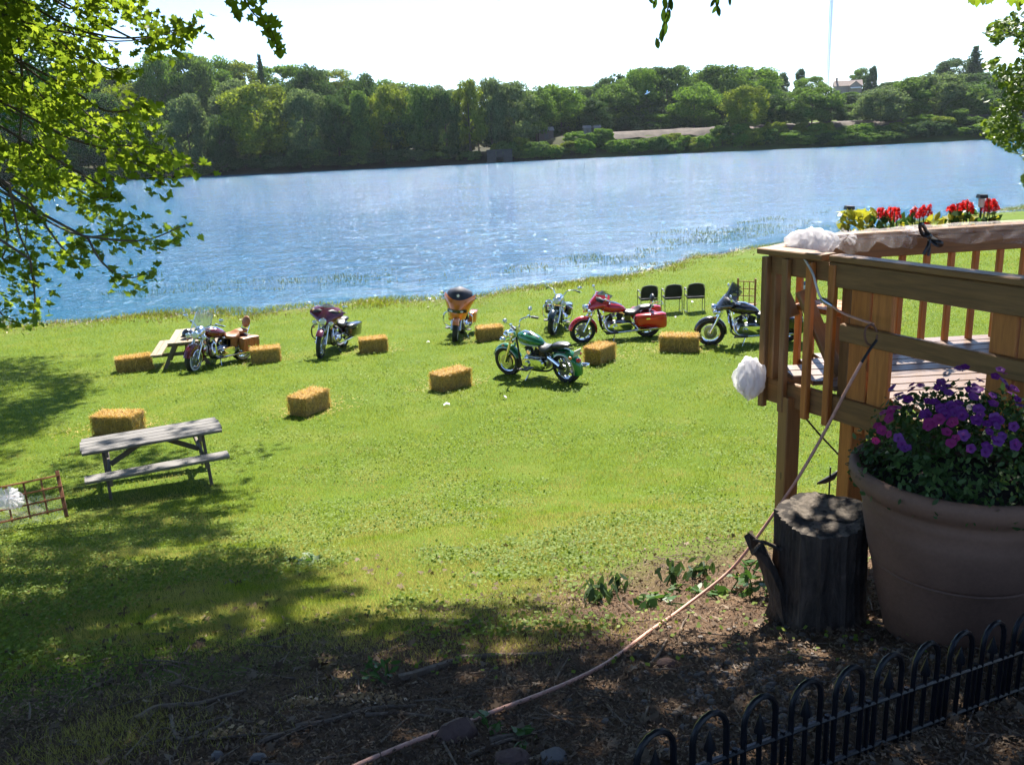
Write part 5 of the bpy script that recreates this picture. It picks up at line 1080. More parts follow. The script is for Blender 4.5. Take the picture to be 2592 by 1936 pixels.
    MB().lathe([(.02, -.30), (.085, -.295), (.09, -.26), (.085, -.20), (.06, -.17)], (.02, 0, .63), 'y', 20).build('air_cleaner', bright, en)
    MB().lathe([(.05, .10), (.06, .11), (.06, .16), (.045, .175)], (.02, 0, .62), 'y', 14).build('horn_cover', bright, en)
    MB().box((-.30, 0, .55), (.17, .24, .18), None, .9).build('oil_tank', blackp, o)
    for s_ in ((-1, 1) if c.get('dual', True) else (-1,)):
        ex = MB().tube(wob([(.16, s_*.08, .66), (.27, s_*.14, .56), (.24, s_*.20, .36), (.05, s_*.23, .27), (-.3, s_*.23, .27), (-.55, s_*.235, .285)], 4), .023, 10).build('exhaust_pipe', bright, o)
        MB().tube([(-.45, s_*.235, .28), (-.52, s_*.235, .283), (-.95, s_*.24, .30), (-1.17, s_*.245, .315), (-1.18, s_*.245, .316)], [.026, .048, .05, .05, .036], 14).build('muffler', bright, ex)
    MB().tube([(.02, .15, .26), (.10, .30, .06), (.12, .345, .012)], [.014, .012, .012], 8).build('kickstand', c.get('barmat', bright), o)
    # bars, controls, mirrors
    bh = c.get('bh', 1.13); bw = c.get('bw', .40); bx = hx-.02
    F(MB().tube(wob([(bx-.30, -bw-.02, bh-.05), (bx-.16, -bw*.86, bh), (bx-.02, -bw*.45, bh-.02), (bx+.01, -.1, 1.03), (bx+.01, .1, 1.03), (bx-.02, bw*.45, bh-.02), (bx-.16, bw*.86, bh), (bx-.30, bw+.02, bh-.05)], 5), .0145, 8).build('handlebar', c.get('barsm', bright), o))
    for s_ in (-1, 1):
        F(MB().tube([(bx-.18, s_*(bw*.88), bh-.006), (bx-.31, s_*(bw+.025), bh-.052)], .022, 10).build('grip', blackm, o))
        F(MB().tube([(bx-.13, s_*bw*.84, bh+.005), (bx-.2, s_*(bw+.05), bh-.01), (bx-.3, s_*(bw+.08), bh-.04)], .007, 6).build('lever', bright, o))
        F(MB().box((bx-.13, s_*bw*.82, bh+.01), (.06, .05, .05)).build('switch_housing', bright, o))
        mp_ = Vector((bx-.10, s_*(bw+.06), bh+c.get('mh', .14))); mr = F(MB().tube([(bx-.14, s_*bw*.86, bh+.01), mp_+Vector((0, 0, -.03))], .006, 6).build('mirror_stem', bright, o)); MB().ell(mp_, (.025, .065, .045), 12, 8).build('mirror_shell', c.get('mirm', bright), mr, 60); MB().lathe([(.04, 0), (.04, .003)], mp_+Vector((-.024, 0, 0)), 'x', 12).build('mirror_glass', lens, mr)
    def lamp(nm, p, r0, ln=.1):
        sh = F(MB().lathe([(r0*.35, -ln), (r0*.8, -ln*.75), (r0, -ln*.2), (r0*1.05, .01), (r0*.96, .016)], p, 'x', 20).build(nm, c.get('lampm', chrome), o, 60)); sh2 = MB().lathe([(r0*.95, .008), (r0*.7, .022), (r0*.1, .03)], p, 'x', 18).build('lens', lens, sh, 60); return sh
    fz = c.get('fz', 0)
    if c.get('fairing') != 'shark':
        lamp('headlight', (hx+.27, 0, .90+fz), .09, .14)
        if c.get('spots', True):
            for s_ in (-1, 1): lamp('spot_lamp', (hx+.24, s_*.205, .86+fz), .058, .09)
            F(MB().tube([(hx+.15, -.2, .82+fz), (hx+.17, 0, .80+fz), (hx+.15, .2, .82+fz)], .013, 6).build('lamp_bar', chrome, o))
            for s_ in (-1, 1): F(MB().ell((hx+.22, s_*.225, .74+fz), (.035, .028, .028), 10, 6).build('turn_signal', amber, o, 60))
        F(MB().loft([(hx+.16, .10, .10, .92), (hx+.05, .13, .12, .95), (hx-.02, .10, .10, .97)], 12).build('headlight_nacelle', c.get('nacm', bright), o, 60))
    if c.get('fairing') == 'batwing':
        g_ = []
        for v in np.linspace(0, 1, 12):
            wv = np.interp(v, [0, .12, .3, .5, .7, .88, 1], [.15, .27, .385, .43, .40, .31, .24]); row = []
            for u in np.linspace(-1, 1, 19):
                lift = .10*(1-v)*abs(u)**1.5; bul = .055*math.exp(-((u*wv)/.13)**2)*(1-v)
                row.append((hx+.22+bul-.30*abs(u)**1.9*(.55+.45*wv/.43)-.26*v**1.4, u*wv, .80+.40*v+lift+fz))
            g_.append(row)
        fa = F(MB().sheet(g_, .012).build('fairing', P, o, 60)); F(MB().loft([(hx+.02, .20, .15, 1.0+fz), (hx-.06, .33, .16, 1.02+fz), (hx-.12, .34, .14, 1.03+fz)], 16, 2.8).build('inner_fairing', blackm, o, 50))
        if c.get('screen'):
            sh = c['screen'][1]; g_ = [[(hx-.02-.17*v-.20*abs(u)**2, u*(.30-.09*v*v-.03*v), 1.165+fz+sh*v*(1-.45*abs(u)**2.2)-.05*abs(u)**2) for u in np.linspace(-1, 1, 13)] for v in np.linspace(0, 1, 7)]
            F(MB().sheet(g_, .004).build('windscreen', c['screen'][0], o, 60)); F(MB().tube([(hx-.0-.20*abs(u)**2, u*.30, 1.165+fz-.05*abs(u)**2) for u in np.linspace(-1, 1, 13)], .012, 6).build('screen_trim', chrome if c.get('trimc') else blackm, o))
    if c.get('fairing') == 'shark':
        g_ = []
        for v in np.linspace(0, 1, 12):
            wv = np.interp(v, [0, .2, .45, .7, .85, 1], [.20, .25, .30, .37, .42, .40]); row = []
            for u in np.linspace(-1, 1, 19):
                row.append((hx+.36+.10*v-.22*v*v-.42*abs(u)**2.2*(.6+.5*v), u*wv, .62+.50*v+.15*abs(u)**2*v))
            g_.append(row)
        MB().sheet(g_, .014).build('fairing', P, o, 50)
        pn = MB().sheet([[(hx+.385-.42*abs(u*.72)**2.2*(.6+.25), u*.235, .80+.085*v+.01*abs(u)) for u in np.linspace(-1, 1, 13)] for v in (0, .5, 1)], .03).build('headlight_panel', blackp, o)
        for s_ in (-1, 1): MB().ell((hx+.36, s_*.10, .842), (.03, .085, .03), 14, 8).build('headlight', lens, pn, 60)
        # covered windscreen: a dark fabric dome with a white badge
        g_ = []
        for v in np.linspace(0, 1, 10):
            for_ = []
            for u in np.linspace(-1, 1, 17): for_.append((hx+.20-.30*v**1.6-.30*abs(u)**2.2, u*(.335*math.sqrt(max(.0, 1-(v*.93)**2.6))+.01), 1.09+.36*v*(1-.25*abs(u)**2)+.08*math.sin(math.pi*v)))
            g_.append(for_)
        cv = MB().sheet(g_, .015).build('screen_cover', c['cover'], o, 70)
        star = []
        for i in range(10): a = math.pi/2+i*math.pi/5; r0 = .05 if i % 2 == 0 else .026; star.append((r0*math.cos(a), r0*math.sin(a)))
        sb = MB(); sb.rings([[(hx+.225-.05*(z+.05)*1.2+e, y, 1.245+z) for y, z in star] for e in (0, .012)]); sb.build('badge', whitew, cv, None)
        MB().box((hx+.12, 0, .70), (.10, .40, .10), None, .9).build('radiator_grille', blackm, o)
    if c.get('fairing') == 'screen':
        g_ = [[(hx+.12-.22*v-.10*abs(u)**2, u*(.25-.03*v), .98+.45*v*(1-.18*abs(u)**3)) for u in np.linspace(-1, 1, 11)] for v in np.linspace(0, 1, 7)]
        F(MB().sheet(g_, .004).build('windscreen', clear, o, 60)); 
        for s_ in (-1, 1): F(MB().tube([(hx+.03, s_*.245, .96), (hx-.17, s_*.21, 1.36)], .011, 6).build('screen_strut', chrome, o))
    # luggage, tail
    bg_ = c.get('bags')
    if bg_:
        bm, soft = bg_
        for s_ in (-1, 1):
            if soft: secs = [(-.50, .055, .10, .54, s_*.27), (-.54, .085, .155, .525, s_*.275), (-.8, .095, .165, .52, s_*.28), (-1.02, .085, .155, .525, s_*.275), (-1.06, .05, .10, .54, s_*.27)]
            else: secs = [(-.44, .04, .07, .55, s_*.26), (-.50, .09, .13, .53, s_*.285), (-.8, .105, .15, .515, s_*.295), (-1.08, .105, .17, .50, s_*.295), (-1.2, .09, .16, .49, s_*.285), (-1.22, .06, .12, .49, s_*.28)]
            bo = MB().loft(secs, 18, 4.5).build('saddlebag', bm, o, 50)
            if soft:
                MB().loft([(-.52, .09, .03, .655, s_*.28), (-.8, .105, .04, .665, s_*.285), (-1.04, .09, .03, .655, s_*.28)], 14, 4).build('bag_lid', bm, bo, 50)
                for x in (-.68, -.9): MB().box((x, s_*.385, .56), (.03, .012, .2)).build('bag_strap', bm, bo, None); MB().box((x, s_*.393, .48), (.04, .01, .03)).build('buckle', chrome, bo, None)
                if c.get('fringe'): MB().sheet([[(x, s_*(.38+.008*math.sin(x*110)), z) for x in np.linspace(-1.04, -.52, 24)] for z in np.linspace(.62, .34, 4)], .004).build('leather_fringe', bm, bo)
            else:
                MB().loft([(-.46, .06, .03, .645, s_*.27), (-.52, .095, .045, .655, s_*.285), (-.85, .108, .05, .66, s_*.295), (-1.12, .105, .05, .655, s_*.295), (-1.2, .07, .03, .645, s_*.285)], 16, 4).build('bag_lid', bm, bo, 50); MB().box((-.75, s_*.405, .61), (.09, .012, .035)).build('latch', chrome, bo, None)
            if c.get('guard', True): MB().tube(wob([(-.46, s_*.2, .42), (-.56, s_*.33, .33), (-.8, s_*.34, .31), (-1.15, s_*.34, .325)], 4), .014, 8).build('bag_guard', chrome, o)
    MB().ell((xr-Rr*.93-.05, 0, Rr+.17), (.05, .06, .045), 12, 8).build('tail_light', redl, o, 60)
    if c.get('plate'):
        MB().box((xr-Rr-.02, 0, Rr+.33), (.012, .19, .13), rot('Y', -20)).build('number_plate', pbr('blank_plate', (.35, .37, .36), .5), o, None)
        for s_ in (-1, 1): MB().ell((xr-Rr*.85, s_*.15, Rr+.26), (.04, .035, .035), 10, 6).build('turn_signal', amber if s_ > 0 else redl, o, 60)
    br = c.get('rest')
    if br:
        for s_ in (-1, 1): MB().tube([(-.82, s_*.12, .66), (-.92, s_*.12, .88), (-.95, s_*.10, .98)], .011, 6).build('backrest_strut', chrome, o)
        MB().ell((-.93, 0, 1.0), (.05, .14, .10*br[1]), 14, 8, rot('Y', -14)).build('backrest_pad', br[0], o, 60)
    if c.get('rack'):
        MB().tube([(-.9, -.12, .83), (-1.18, -.12, .85), (-1.2, 0, .85), (-1.18, .12, .85), (-.9, .12, .83)], .009, 6).build('luggage_rack', chrome, o)
    for ob in fr:
        pv = Vector((hx+.05, 0, 0)); ob.rotation_euler = (0, 0, st); ob.location = pv-Matrix.Rotation(st, 3, 'Z') @ pv
    return o
maroon = paint('maroon_paint', (.13, .012, .03)); copper = paint('dark_red_paint', (.16, .012, .016)); orange = paint('orange_paint', (.75, .20, .02)); redp = paint('red_paint', (.55, .010, .018)); green = paint('green_paint', (.005, .16, .055)); silver = paint('pale_silver_paint', (.42, .46, .40)); black = paint('black_gloss_paint', (.010, .010, .012)); graphite = paint('graphite_paint', (.03, .022, .024))
navy = pbr('navy_cover_cloth', (.012, .016, .032), .65, 0, .3, 8, .3, 40)
def gp(x, y): return on(x, y)
motorcycle('red motorcycle with tan leather fringed saddlebags and clear windscreen by the river table', gp(480, 938), gp(618, 909), dict(paint=copper, style='wire', ww=True, seatm=tanl, bags=(tanl, True), fringe=True, fairing='screen', deepfront=True, ff=(15, 205, .05), rest=(tanl, 1.5), dual=True, wf=.14, bh=1.10, steer=22))
motorcycle('maroon motorcycle with bat-shaped fairing and black panniers beside a bale', gp(806, 906), gp(888, 868), dict(paint=maroon, style='cast', arms=5, wheelmat=chrome, fairing='batwing', screen=(smoke, .12), bags=(black, False), rf=.36, wf=.11, ff=(40, 130, .04), barmat=blackm, steer=10, guard=False, fz=.02))
motorcycle('orange motorcycle with dark cover over its windscreen, facing the viewer', gp(1150, 866), gp(1180, 828), dict(paint=orange, style='cast', arms=5, fairing='shark', cover=navy, bags=(orange, False), wf=.14, ff=(30, 150, .05), steer=3, bw=.42, bh=1.2, mh=.08))
motorcycle('chrome and dark green cruiser with spot lamps, facing the viewer left of the red fairing', gp(1405, 848), gp(1413, 806), dict(paint=paint('dark_green_paint', (.02, .035, .035)), style='cast', arms=5, wheelmat=chrome, bags=(black, True), steer=-14, bh=1.18, bw=.44, wf=.14, ff=(15, 160, .05), guard=False, mh=.09))
motorcycle('bright red motorcycle with fairing, hard saddlebags and small backrest', gp(1475, 866), gp(1640, 851), dict(paint=redp, style='cast', arms=9, fairing='batwing', screen=(smoke, .10), bags=(redp, False), rest=(blackl, 1.0), rack=True, wf=.13, ff=(12, 195, .06), bars=True, steer=10))
motorcycle('green and silver cruiser with bare fenders in front of the others', gp(1296, 946), gp(1468, 971), dict(paint=green, style='disc', rstyle='cast', arms=7, fband=silver, tband=silver, wf=.15, wr=.18, ff=(25, 165, .07), rf_=(30, 200, .10), bars=False, spots=True, dual=False, plate=True, bh=1.2, bw=.36, steer=6, wheelmat=steel))
motorcycle('black motorcycle with fairing and smoked windscreen half hidden by the deck', gp(1800, 872), gp(1978, 866), dict(paint=graphite, style='wire', fairing='batwing', screen=(smoke, .3), bags=(black, False), rest=(blackl, 1.1), wf=.13, ff=(12, 190, .06), bars=True, steer=6))
# ------------------------------------------------------------------ deck
RT, FL, RB = 3.97, 3.20, 3.03
A, B, E, Rr_, C_ = (np.array(p) for p in ((1.61, 5.37), (1.895, 4.88), (2.13, 5.86), (4.9, 6.12), (2.98, 2.75)))
deckw = woodmat('stained_cedar', (.32, .10, .016), (.58, .215, .042), .55, True, .15); railw = woodmat('brown_rail_wood', (.155, .075, .022), (.30, .15, .048), .6, True, .1); floorw = woodmat('deck_floor_wood', (.105, .052, .027), (.20, .105, .055), .5, False, .35)
dk = thing('deck', 'raised brown wooden deck with railings and built-in benches', 'deck', (B[0], B[1], float(H(B[0], B[1])))); OFF = -np.array([B[0], B[1], float(H(B[0], B[1]))])
def pk(nm, p0, p1, w, t_, m=railw, up=(0, 0, 1)): return plank(nm, np.array(p0)+OFF, np.array(p1)+OFF, w, t_, m, dk, up)
def p3(p, z): return np.array([p[0], p[1], z])
def lx(y):
    if y < B[1]: return B[0]+(B[1]-y)*(C_[0]-B[0])/(B[1]-C_[1])
    if y < A[1]: return B[0]+(y-B[1])*(A[0]-B[0])/(A[1]-B[1])
    return A[0]+(y-A[1])*(E[0]-A[0])/(E[1]-A[1])
y = 2.85
while y < 6.05:
    x0 = max(lx(y-.06), lx(y+.06), lx(y))+.02; x1 = 4.85
    if y+.02*(x1-x0)/2 < 6.1: pk('floor_plank', (x0, y, FL-.014), (x1, y+.06, FL-.014), .128, .028, floorw)
    y += .135
nd = np.array([*(C_-B)/np.linalg.norm(C_-B), 0]); nn_ = np.array([-nd[1], nd[0], 0])*-1; nn_ = nn_ if nn_[0] < 0 else -nn_     # nn_: outward, to the left of the near rail
# rim joists
for p, q in ((A, B), (B, C_), (A, E), (E, Rr_)): pk('rim_joist', p3(p, (FL+RB)/2-.03), p3(q, (FL+RB)/2-.03), .15, .038, railw, up=np.cross(np.array([*(q-p), 0]), (0, 0, 1)))
# near side: cap, face rail, mid rail
b0 = p3(B, 0)-nd*.10
pk('rail_cap', b0+[0, 0, RT-.018]+nn_*-.0, p3(C_, RT-.018), .10, .036); pk('face_rail', b0+nn_*.035+[0, 0, RT-.106], p3(C_, RT-.106)+nn_*.035, .137, .036, railw, up=nn_)
pk('mid_rail', p3(B, 3.545)+nn_*.03, p3(C_, 3.545)+nn_*.03, .10, .036, railw, up=nn_)
for t0, ww in ((.02, .137), (.165, .137), (.86, .137), (1.005, .125), (1.62, .137)): c0 = p3(B, 0)+nd*(t0+ww/2)-nn_*.022; pk('upright_board', c0+[0, 0, RB-.06], c0+[0, 0, RT-.05], ww-.003, .034, deckw, up=nn_)
for t0 in (.42, .62): pass
# posts to the ground
for p, w in (((B[0]+.07, B[1]-.02), .11), ((1.70, 5.20), .10), ((2.75, 3.45), .11), ((3.2, 5.9), .10), ((4.6, 5.95), .10)): pk('post', (p[0], p[1], float(H(*p))-.15), (p[0], p[1], RB+.05), w, w, deckw if w > .105 else railw, up=(.3, -1, 0))
pk('corner_post', (A[0]+.04, A[1], FL-.1), (A[0]+.04, A[1], RT-.04), .085, .085, railw, up=(.3, -1, 0)); pk('corner_post', (B[0]+.05, B[1]+.05, FL-.1), (B[0]+.05, B[1]+.05, RT-.04), .085, .085, railw, up=(.3, -1, 0))
# left face
ad = np.array([*(B-A)/np.linalg.norm(B-A), 0]); an = np.array([ad[1], -ad[0], 0]); an = an if an[0] < 0 else -an
pk('rail_cap', p3(A, RT-.018)-ad*.06, p3(B, RT-.018)-ad*.14, .13, .036); pk('face_rail', p3(A, RT-.095), p3(B, RT-.095), .12, .036, railw, up=an)
for t0 in (.0, .16, .34, .50): c0 = p3(A, 0)+ad*t0+an*.042; pk('baluster', c0+[0, 0, RB-.05], c0+[0, 0, RT-.05], .046, .042, deckw if t0 > .3 else railw, up=an)
# chamfer and back rail
for p, q in ((A, E), (E, Rr_)):
    dd = np.array([*(q-p)/np.linalg.norm(q-p), 0]); on_ = np.cross(dd, (0, 0, 1)); L = np.linalg.norm(q-p)
    pk('rail_cap', p3(p, RT-.016), p3(q, RT-.016), .10, .034); pk('face_rail', p3(p, RT-.10)+on_*.03, p3(q, RT-.10)+on_*.03, .125, .034, railw, up=on_)
    n_ = int(L/.165)
    for i in range(1, n_): c0 = p3(p, 0)+dd*(L*i/n_); pk('baluster', c0+[0, 0, FL-.06], c0+[0, 0, RT-.05], .040, .038, deckw, up=on_)
# benches
for i in range(3):
    o_ = .09+.105*i; s0 = p3(A, 3.60)+np.array([.10, -.02, 0])-an*o_; pk('bench_plank', s0+ad*.0, s0+ad*.42, .098, .032, deckw)
for i in range(3): pk('bench_plank', (2.66+.03*i, 4.50+.105*i, 3.58), (4.0, 4.62+.105*i, 3.58), .098, .034, deckw)
pk('bench_leg', (2.8, 4.6, FL), (2.8, 4.6, 3.56), .09, .06, railw, up=(0, 1, 0)); pk('bench_leg', (2.0, 5.3, FL), (2.0, 5.3, 3.58), .08, .05, railw, up=(0, 1, 0))
t0, t1 = D(2030, 735, 5.15), D(2122, 950, 5.0); pk('bench_brace', t0, t1, .09, .036, railw, up=(.5, -1, 0)); t0, t1 = D(1962, 690, 5.42), D(2010, 800, 5.3); pk('bench_brace', t0, t1, .08, .036, railw, up=(.5, -1, 0))
t0, t1 = D(2085, 820, 5.15), D(2112, 905, 5.15); pk('bench_brace', t0, t1, .03, .03, deckw, up=(.5, -1, 0))
# cross brace wire and a garden stake under the deck
b = MB().tube([D(2028, 1045, 5.25), D(2075, 1100, 5.3), D(2122, 1150, 5.35)], .006, 6); tag(b.build('brace_wire', blackm), 'thin dark wire slanting beneath the deck', 'wire')
q = D(2099, 1240, 5.9); g0 = float(H(q[0], q[1])); st = thing('garden_stake', 'thin black garden stake with small iron bird under the deck', 'stake', (q[0], q[1], g0))
MB().tube([(0, 0, -.05), (0, 0, .62)], .006, 6).build('rod', blackm, st); MB().loft([(-.09, .004, .008, .50), (-.03, .016, .022, .52), (.03, .018, .026, .55), (.06, .008, .012, .59), (.085, .002, .003, .59)], 10).build('iron_bird', blackm, st, 60)
# ------------------------------------------------------------------ tulle, ribbons
def drape(name, label, p, q, n, front, top, seed, mat=tulle, amp=.02, hang=.1):
    r2 = np.random.default_rng(seed); g_ = []; dd = (q-p)/np.linalg.norm(q-p); on_ = np.cross(dd, (0, 0, 1))
    for i in range(n):
        u = i/(n-1); c0 = p+(q-p)*u; wv = math.sin(u*13+seed)*.6+math.sin(u*29+seed*2)*.3+r2.normal(0, .03); h_ = hang*(1+.45*wv)
        row = [c0-on_*.06+[0, 0, -.02-.02*wv], c0-on_*.055+[0, 0, .012], c0-on_*.02+[0, 0, .02+.012*abs(wv)], c0+on_*.02+[0, 0, .018+.02*abs(wv)], c0+on_*.056+[0, 0, .01]]
        for k_ in range(1, 6): row.append(c0+on_*(.058+amp*k_*.3*(1+wv)+.006*math.sin(u*60+k_))+[0, 0, -h_*k_/5])
        g_.append(row)
    o = MB().sheet(g_).build(name, mat, None, 179); return tag(o, label, 'tulle')
e3, r3, a3 = p3(E, RT), p3(Rr_, RT), p3(A, RT)
drape('tulle_garland', 'white tulle garland draped along the back deck rail, left of the middle bow', p3(E, RT)+(a3-e3)*.35, e3+(r3-e3)*.20, 60, 1, 1, 3, hang=.085); drape('tulle_garland', 'white tulle garland draped along the back deck rail, right of the middle bow', e3+(r3-e3)*.20, r3, 110, 1, 1, 5, hang=.075, amp=.03)
dd = (r3-e3)/np.linalg.norm(r3-e3); on_ = np.cross(dd, (0, 0, 1)); c0 = e3+(r3-e3)*.42; g_ = []
for i in range(14): u = i/13; g_.append([c0+dd*(.9*u)+on_*(.075+.02*math.sin(u*9+v*4))+[0, 0, -.06-.20*v*(.25+.75*u)] for v in np.linspace(0, 1, 7)])
tag(MB().sheet(g_).build('tulle_tail', tulle, None, 179), 'loose tulle swag hanging from the back rail at right', 'tulle')
q = D(2052, 618, 5.42); puff('big white tulle pouf tied on the deck rail corner', (float(q[0]), float(q[1]), float(q[2])), .115, (1.2, 1, .8))
q = D(2145, 600, 5.72); pouf('tulle_pouf', 'small tulle tuft just right of the black corner ribbon', (float(q[0]), float(q[1]), float(q[2])), .075, tulle, 14)
q = D(1898, 957, 5.22); puff('white tulle bunch hanging outside the lower deck corner', (float(q[0]), float(q[1]), float(q[2])), .10, (.8, .8, 1.25))
q = D(2290, 590, 5.86); pouf('tulle_pouf', 'tulle tuft standing left of the black bow on the back rail', (float(q[0]), float(q[1]), float(q[2])), .10, tulle, 12, (1.3, .6, .6))
ribm = pbr('black_satin_ribbon', (.010, .010, .012), .35, 0, .2, 12)
def ribbon(name, label, pxs, Yd, w, parent=None):
    P = wob([D(a, b_, Yd+dy) for a, b_, dy in pxs], 5); g_ = []
    for i, p in enumerate(P):
        tn = (P[min(i+1, len(P)-1)]-P[max(i-1, 0)]).normalized(); s_ = tn.cross(Vector((0.25, -1, .2))).normalized()*w/2; g_.append([p-s_, p-s_*.3+Vector((0, -.006, 0)), p+s_*.3+Vector((0, -.006, 0)), p+s_])
    o = MB().sheet(g_, .002).build(name, ribm, parent, 60); return o
bw_ = thing('ribbon_bow', 'black ribbon bow tied round the tulle on the back rail', 'ribbon', D(2342, 600, 5.78))
for nm, pts, w in (('ribbon_loop', [(2348, 592, 0), (2335, 570, -.05), (2328, 573, -.06), (2334, 592, -.02), (2352, 597, 0)], .028), ('ribbon_loop', [(2352, 597, 0), (2372, 610, -.05), (2384, 618, -.05), (2372, 620, -.03), (2350, 603, 0)], .028), ('ribbon_tail', [(2352, 596, 0), (2350, 620, -.05), (2338, 645, -.06)], .026), ('ribbon_tail', [(2350, 598, 0), (2352, 630, -.04), (2349, 648, -.05)], .02), ('ribbon_knot', [(2345, 590, -.03), (2351, 597, -.04), (2356, 602, -.03)], .04)):
    ob = ribbon(nm, '', pts, 5.80, w); ob.parent = bw_; ob.location = -Vector(bw_.location)
ob = ribbon('ribbon_band', '', [(2066, 588, .1), (2082, 592, -.05), (2094, 612, -.1), (2097, 640, -.1), (2090, 655, -.02)], 5.50, .035); tag(ob, 'black ribbon band round the corner tulle pouf', 'ribbon')
# ------------------------------------------------------------------ cords
whc = pbr('white_cord', (.62, .58, .54), .6); pinkc = pbr('pink_orange_cord', (.62, .33, .24), .6, 0, .2, 30); brc = pbr('brown_cable', (.16, .07, .04), .7)
Zp = lambda x, y_: (1840+x*752/2004, 480+y_*752/2004)
def cord(name, label, pts, r0, mat):
    P = wob(pts, 6); base = P[0].copy(); o = MB().tube([p-base for p in P], r0, 7).build(name, mat, None, 60); o.location = base; return tag(o, label, 'cord')
cord('extension_cord', 'white extension cord hanging from the tulle pouf over the rail', [D(*Zp(x, y_), Y_) for x, y_, Y_ in ((495, 420, 5.3), (545, 505, 5.0), (580, 570, 4.9), (600, 640, 4.88), (625, 715, 4.86), (650, 745, 4.86))], .007, whc)
o = MB().tube([np.array(D(*Zp(640, 738), 4.85)), np.array(D(*Zp(665, 758), 4.84)), np.array(D(*Zp(708, 785), 4.82))], [.013, .017, .011], 10).build('cord_connector', steel, None, 60); tag(o, 'grey plug joint between the white and pink cords', 'plug')
cord('extension_cord', 'pale extension cord run along the mid rail to the cable ring', [D(*Zp(x, y_), Y_) for x, y_, Y_ in ((700, 780, 4.83), (780, 832, 4.76), (880, 872, 4.66), (990, 908, 4.57))], .007, pinkc)
rp = [D(*Zp(970+42*math.cos(a), 980+70*math.sin(a)), 4.50) for a in np.linspace(0, 6.0, 16)]; o = MB().tube(rp, .006, 7).build('cable_ring', brc, None, 60); tag(o, 'brown cable ring hanging on the mid rail', 'cable')
cord('tie_rope', 'short black tie between cable ring and pink cord', [D(*Zp(x, y_), Y_) for x, y_, Y_ in ((1010, 1015, 4.45), (960, 1085, 4.42), (908, 1165, 4.40))], .0075, blackm)
gpts = [on(a, b_)+[0, 0, .02] for a, b_ in ((1723, 1550), (1640, 1609), (1535, 1688), (1411, 1750), (1253, 1811), (1159, 1849), (1065, 1882), (935, 1936), (820, 1990))]
air = [D(*Zp(908, 1165), 4.40), D(*Zp(780, 1400), 4.43), D(*Zp(650, 1650), 4.46), D(2027, 1198, 4.46), D(1982, 1266, 4.46), D(1897, 1385, 4.45), D(1835, 1455, 4.42)]
cord('extension_cord', 'long pink-orange extension cord slanting from the deck down across the mulch', air+gpts, .0085, pinkc)
# ------------------------------------------------------------------ flower box behind the back rail
pb = thing('flower_box', 'flower box with red salvia and yellow-green coleus behind the deck rail', 'planter', (2.35, 6.08, RT-.18)); OB = -np.array([2.35, 6.08, RT-.18])
plank('front_board', (0, -.01, .07), (2.35, .14, .07), .16, .02, deckw, pb, up=(0, 1, 0)); plank('back_board', (0, .17, .07), (2.35, .32, .07), .16, .02, deckw, pb, up=(0, 1, 0)); plank('soil', (.02, .08, .09), (2.33, .23, .09), .14, .04, pbr('potting_soil', (.03, .02, .015), .95, 0, .3, 30), pb)
colm = leafmat('coleus_leaves', (.20, .20, .02), (.36, .36, .04), (.50, .20, .06), .4, 14.); salg = leafmat('salvia_leaves', (.02, .05, .015), (.05, .12, .03), (.09, .18, .04), .4, 14.); salr = leafmat('salvia_flowers', (.45, .01, .01), (.70, .02, .02), (.85, .06, .05), .35, 20.)
lf1 = leaf_mesh('coleus_leaf', SO, colm); lf2 = leaf_mesh('salvia_leaf', SO, salg)
def box_leaf(me, x0, x1, y0, y1, n, s0, Yd=6.17):
    for i in range(n):
        q = D(rng.uniform(x0, x1), rng.uniform(y0, y1), Yd+rng.uniform(-.07, .09))+OB; o = mobj('leaf', me, pb, q); s_ = s0*rng.uniform(.7, 1.25); o.scale = (s_*.8, s_, s_); o.rotation_euler = (R_(40)+rng.normal(0, .5), rng.normal(0, .5), rng.uniform(0, 6.28))
box_leaf(lf1, 2125, 2215, 532, 592, 92, .07); box_leaf(lf1, 2350, 2440, 545, 592, 52, .068); box_leaf(lf1, 2440, 2530, 550, 592, 26, .065); box_leaf(lf2, 2200, 2345, 550, 600, 58, .08); box_leaf(lf2, 2395, 2530, 530, 592, 64, .08); box_leaf(lf1, 2280, 2300, 560, 592, 8, .045)
flm = MB()
def spike(px, py0, py1):
    p0, p1 = D(px, py1, 6.18)+OB, D(px+rng.uniform(-4, 4), py0, 6.18+rng.uniform(-.05, .05))+OB; c = []; n = 46
    for i in range(n): u = i/n; a = i*2.4; r0 = .024*(1-.7*u); c.append(p0+(p1-p0)*u+np.array([r0*math.cos(a), r0*math.sin(a), 0]))
    c = np.array(c); v, f = quads(c, rng.normal(size=c.shape), rng.uniform(.008, .014, n), .8, .3); mobj('salvia_spike', npmesh('salvia_spike', v, f, salr), pb); MB().tube([p0-np.array([0, 0, .08]), p1], .004, 5).build('stem', salg, pb)
for px, a, b_ in ((2224, 528, 556), (2232, 526, 560), (2245, 532, 562), (2255, 524, 560), (2262, 526, 556), (2270, 526, 552), (2312, 530, 552), (2318, 524, 552), (2328, 528, 552), (2340, 520, 546), (2350, 518, 545), (2404, 522, 534), (2410, 518, 532), (2425, 516, 540), (2432, 514, 540), (2441, 510, 536), (2450, 508, 534), (2456, 514, 540), (2492, 510, 534), (2500, 508, 536), (2507, 502, 534), (2514, 505, 534), (2520, 512, 530), (2345, 562, 572)): spike(px, a, b_)
